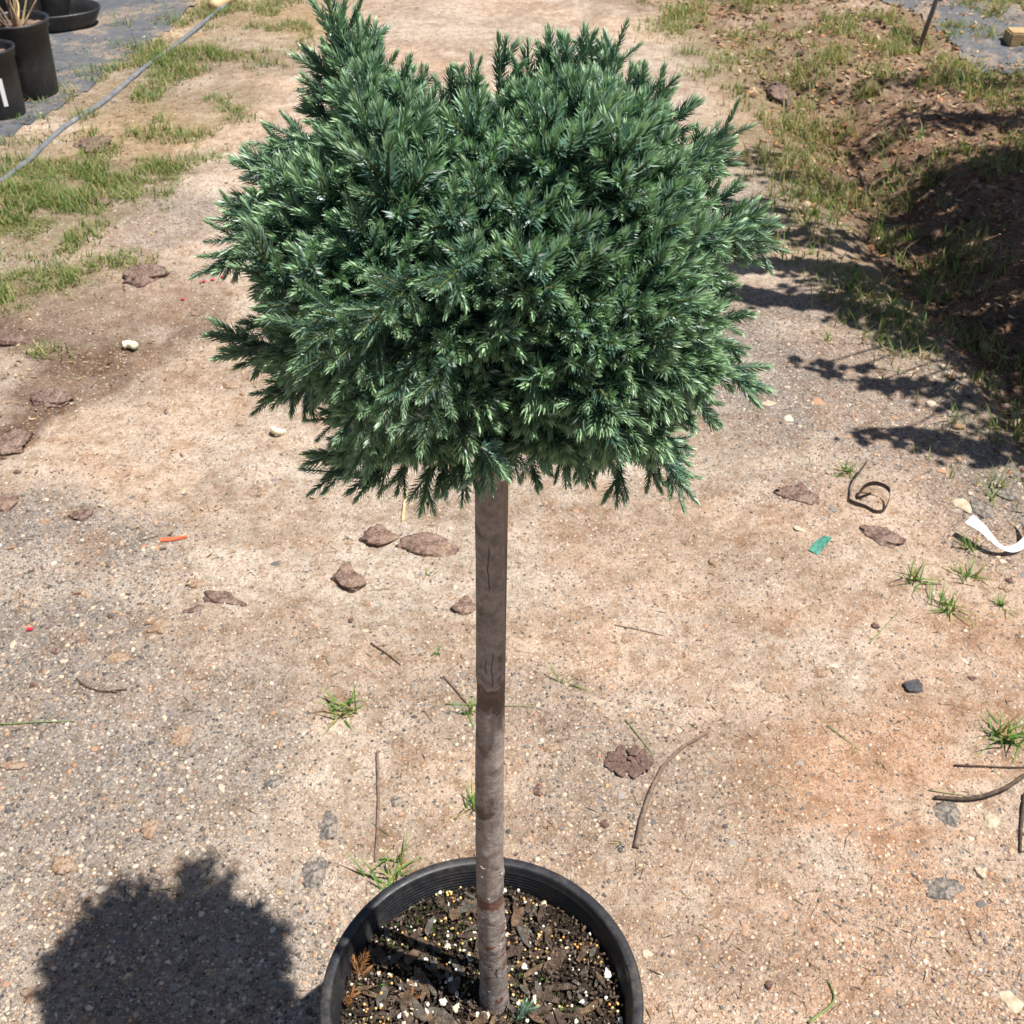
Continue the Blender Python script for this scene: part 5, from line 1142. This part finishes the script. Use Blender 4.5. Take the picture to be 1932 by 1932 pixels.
# sprays that make the outline: base pixel -> tip pixel, depth offset towards the viewer (m)
SPRAYS = [((670, 150), (640, -5), 0), ((650, 120), (618, 0), .01), ((690, 150), (672, 20), -.01), ((660, 200), (580, 95), 0), ((700, 200), (645, 60), .02), ((655, 250), (580, 185), 0), ((600, 300), (478, 262), .0), ((620, 290), (505, 238), .01), ((540, 350), (443, 298), .0), ((560, 330), (465, 300), .02), ((520, 440), (402, 402), .0), ((520, 400), (420, 378), -.01),
 ((500, 450), (392, 450), .03), ((480, 460), (370, 525), .02), ((560, 430), (440, 470), .03), ((560, 500), (478, 540), .01), ((500, 655), (393, 627), .0), ((520, 620), (455, 605), .01), ((510, 670), (425, 655), -.02), ((580, 700), (478, 770), .0), ((610, 690), (545, 760), .01), ((690, 780), (585, 800), .0), ((680, 850), (580, 870), -.01), ((690, 860), (582, 922), .0), ((730, 880), (655, 925), .01), ((770, 870), (745, 930), .0), ((815, 870), (795, 962), .04), ((880, 860), (868, 945), .02), ((850, 850), (820, 930), .03),
 ((880, 230), (897, 105), -.02), ((850, 220), (852, 128), -.02), ((940, 180), (952, 75), -.03), ((995, 180), (1000, 85), -.03), ((1040, 170), (1043, 60), -.03), ((1090, 170), (1100, 58), -.02), ((1140, 190), (1172, 42), -.0), ((1150, 150), (1140, 75), -.03), ((1200, 220), (1218, 128), .0), ((1215, 220), (1270, 145), -.0), ((1240, 260), (1302, 185), .0), ((1180, 170), (1205, 122), -.05), ((750, 190), (765, 110), -.02), ((790, 200), (800, 130), -.02), ((720, 160), (722, 90), -.03),
 ((1290, 300), (1418, 230), .0), ((1280, 310), (1380, 262), .01), ((1310, 330), (1385, 290), -.02), ((1330, 400), (1395, 348), .0), ((1350, 440), (1440, 402), .0), ((1370, 440), (1478, 482), .02), ((1380, 420), (1465, 428), .0), ((1340, 470), (1440, 475), -.02), ((1330, 560), (1392, 540), .0), ((1330, 600), (1415, 600), .0), ((1340, 640), (1405, 665), .01), ((1350, 690), (1445, 742), .01), ((1330, 690), (1418, 700), -.01), ((1290, 740), (1352, 800), .0), ((1240, 770), (1300, 800), -.03), ((1240, 830), (1305, 845), .0), ((1240, 850), (1308, 952), .02), ((1220, 840), (1300, 870), .0),
 ((1170, 870), (1162, 950), .03), ((1100, 850), (1110, 915), .02), ((1220, 870), (1245, 925), .01), ((1060, 860), (1070, 915), .0), ((1000, 850), (1008, 922), .0), ((970, 850), (962, 905), .06), ((930, 830), (905, 925), .08), ((900, 840), (945, 895), .09), ((640, 560), (620, 610), .08), ((760, 640), (722, 690), .10), ((590, 690), (545, 700), .06)]
for (a, b, t) in SPRAYS:
    r0, r1 = ray(*a), ray(*b); num = (CC + vdir * t - CAM).dot(vdir); p0 = CAM + r0 * (num / r0.dot(vdir)); p1 = CAM + r1 * (num / r1.dot(vdir))
    d = np.array(p1 - p0); L = np.linalg.norm(d); d /= L; k = 10 + int(rng.integers(0, 4))
    s_ = min(1.15, max(.55, L / ALEN[k])); 
    if L / ALEN[k] < .7: k = [2, 4, 6, 9][int(rng.integers(0, 4))]; s_ = L / ALEN[k]
    s_ = min(max(s_, .8), 1.35); tip = np.array(p1)
    shoots.append((tip - d * ALEN[k] * s_, d, k, s_, rng.uniform(0, 6.28), 3.0))
    # companions further back along the same spray
    for q in range(4):
        dd = d + rng.normal(0, .34, 3); dd /= np.linalg.norm(dd); kk = int(rng.integers(0, 10)); b0 = np.array(p0) + d * L * rng.uniform(-.1, .4) + rng.normal(0, .004, 3); te = b0 + dd * (ALEN[kk] * 1.05 + .006)
        if np.linalg.norm(te - np.array(CC)) < np.linalg.norm(tip - np.array(CC)) - .004: shoots.append((b0, dd, kk, 1.05, rng.uniform(0, 6.28), 1.2))
org = np.array((TR.x, TR.y, SOILZ))
shoots.sort(key=lambda q: -q[5])
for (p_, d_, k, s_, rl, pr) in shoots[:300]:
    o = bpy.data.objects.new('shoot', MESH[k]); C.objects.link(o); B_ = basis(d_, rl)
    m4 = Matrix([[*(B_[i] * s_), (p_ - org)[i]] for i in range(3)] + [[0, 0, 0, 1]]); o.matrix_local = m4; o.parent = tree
Vv, Ff, Cc = [], [], []; off = 0
rest = shoots[300:]
for k, hi in [(a, b) for a in range(len(ALL)) for b in (True, False)]:
    sel = [q for q in rest if q[2] == k and (q[5] > 1.0) == hi]
    if not sel: continue
    Mt = np.array([basis(q[1], q[4]) * q[3] for q in sel]); T = np.array([q[0] - org for q in sel])
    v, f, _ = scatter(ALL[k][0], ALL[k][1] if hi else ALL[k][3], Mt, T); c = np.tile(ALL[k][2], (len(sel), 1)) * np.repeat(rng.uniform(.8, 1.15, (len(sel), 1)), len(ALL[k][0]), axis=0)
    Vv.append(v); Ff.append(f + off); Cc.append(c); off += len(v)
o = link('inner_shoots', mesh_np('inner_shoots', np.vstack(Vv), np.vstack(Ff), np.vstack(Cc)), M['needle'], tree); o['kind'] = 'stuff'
print('needle tris rest', sum(len(f) for f in Ff), 'shoots', len(shoots))
# scaffold branches
br = sorted(shoots, key=lambda q: rng.random())[:130]
bv, bf, off = [], [], 0
for i, q in enumerate(br):
    e = Vector(q[0] - org); zst = rng.uniform(.98, 1.08) - SOILZ; s0 = Vector((tree_axis(zst + SOILZ)[0] - TR.x, 0, zst)); m_ = s0.lerp(e, .5) + Vector((0, 0, .012))
    c_ = curve_pts([s0, m_, e], 9); v, f = tube(c_, np.linspace(.0042 if i < 24 else .002, .0010, 9), 6, nz=.3)
    if i < 24: link('branch', faces_mesh('branch', v, f), M['twig'], tree)
    else: bv.append(v); bf += [tuple(a + off for a in ff) for ff in f]; off += len(v)
o = link('fine_branches', faces_mesh('fine_branches', np.vstack(bv), bf), M['twig'], tree); o['kind'] = 'stuff'
# dead brown sprigs lying on the potting mix
dead = []
for k in (1, 5, 8):
    v, f, c, _l = SPR[k]; m_ = mesh_np('dead_sprig', v, f, np.tile((.34, .17, .07), (len(v), 1)) * rng.uniform(.7, 1.3, (len(v), 1))); m_.materials.append(M['leaf_dry']); dead.append(m_)
for px, py, k, s_, a, lab in [(672, 1850, 0, 1.3, 1.9, 'upright brown dead juniper sprig by the left inner wall of the pot'), (655, 1900, 1, 1.0, 1.5, 'lower brown dead juniper sprig at the left inner wall of the pot'), (770, 1895, 2, 1.0, .6, 'small orange dead sprig lying among perlite left of the trunk foot')]:
    o = bpy.data.objects.new('dead_sprig', dead[k]); C.objects.link(o); l_ = at_z(px, py, SOILZ + .006); d_ = at_z(px + (26, 22, 34)[k], py - (70, 60, 22)[k], SOILZ + (.03, .03, .012)[k]) - l_; B_ = basis(np.array(d_.normalized()), a) * s_
    o.matrix_world = Matrix([[*B_[i], l_[i]] for i in range(3)] + [[0, 0, 0, 1]]); tag(o, lab, 'dead sprig', 'dead juniper sprigs on the potting mix')
v, f, c, _l = SPR[4]
o = link('fallen_sprig', mesh_np('fallen_sprig', v, f, c), M['needle'], None, at_z(975, 1925, SOILZ + .008)); o.rotation_euler = (0, R(70), .8); tag(o, 'green juniper sprig lying at the foot of the trunk', 'sprig')
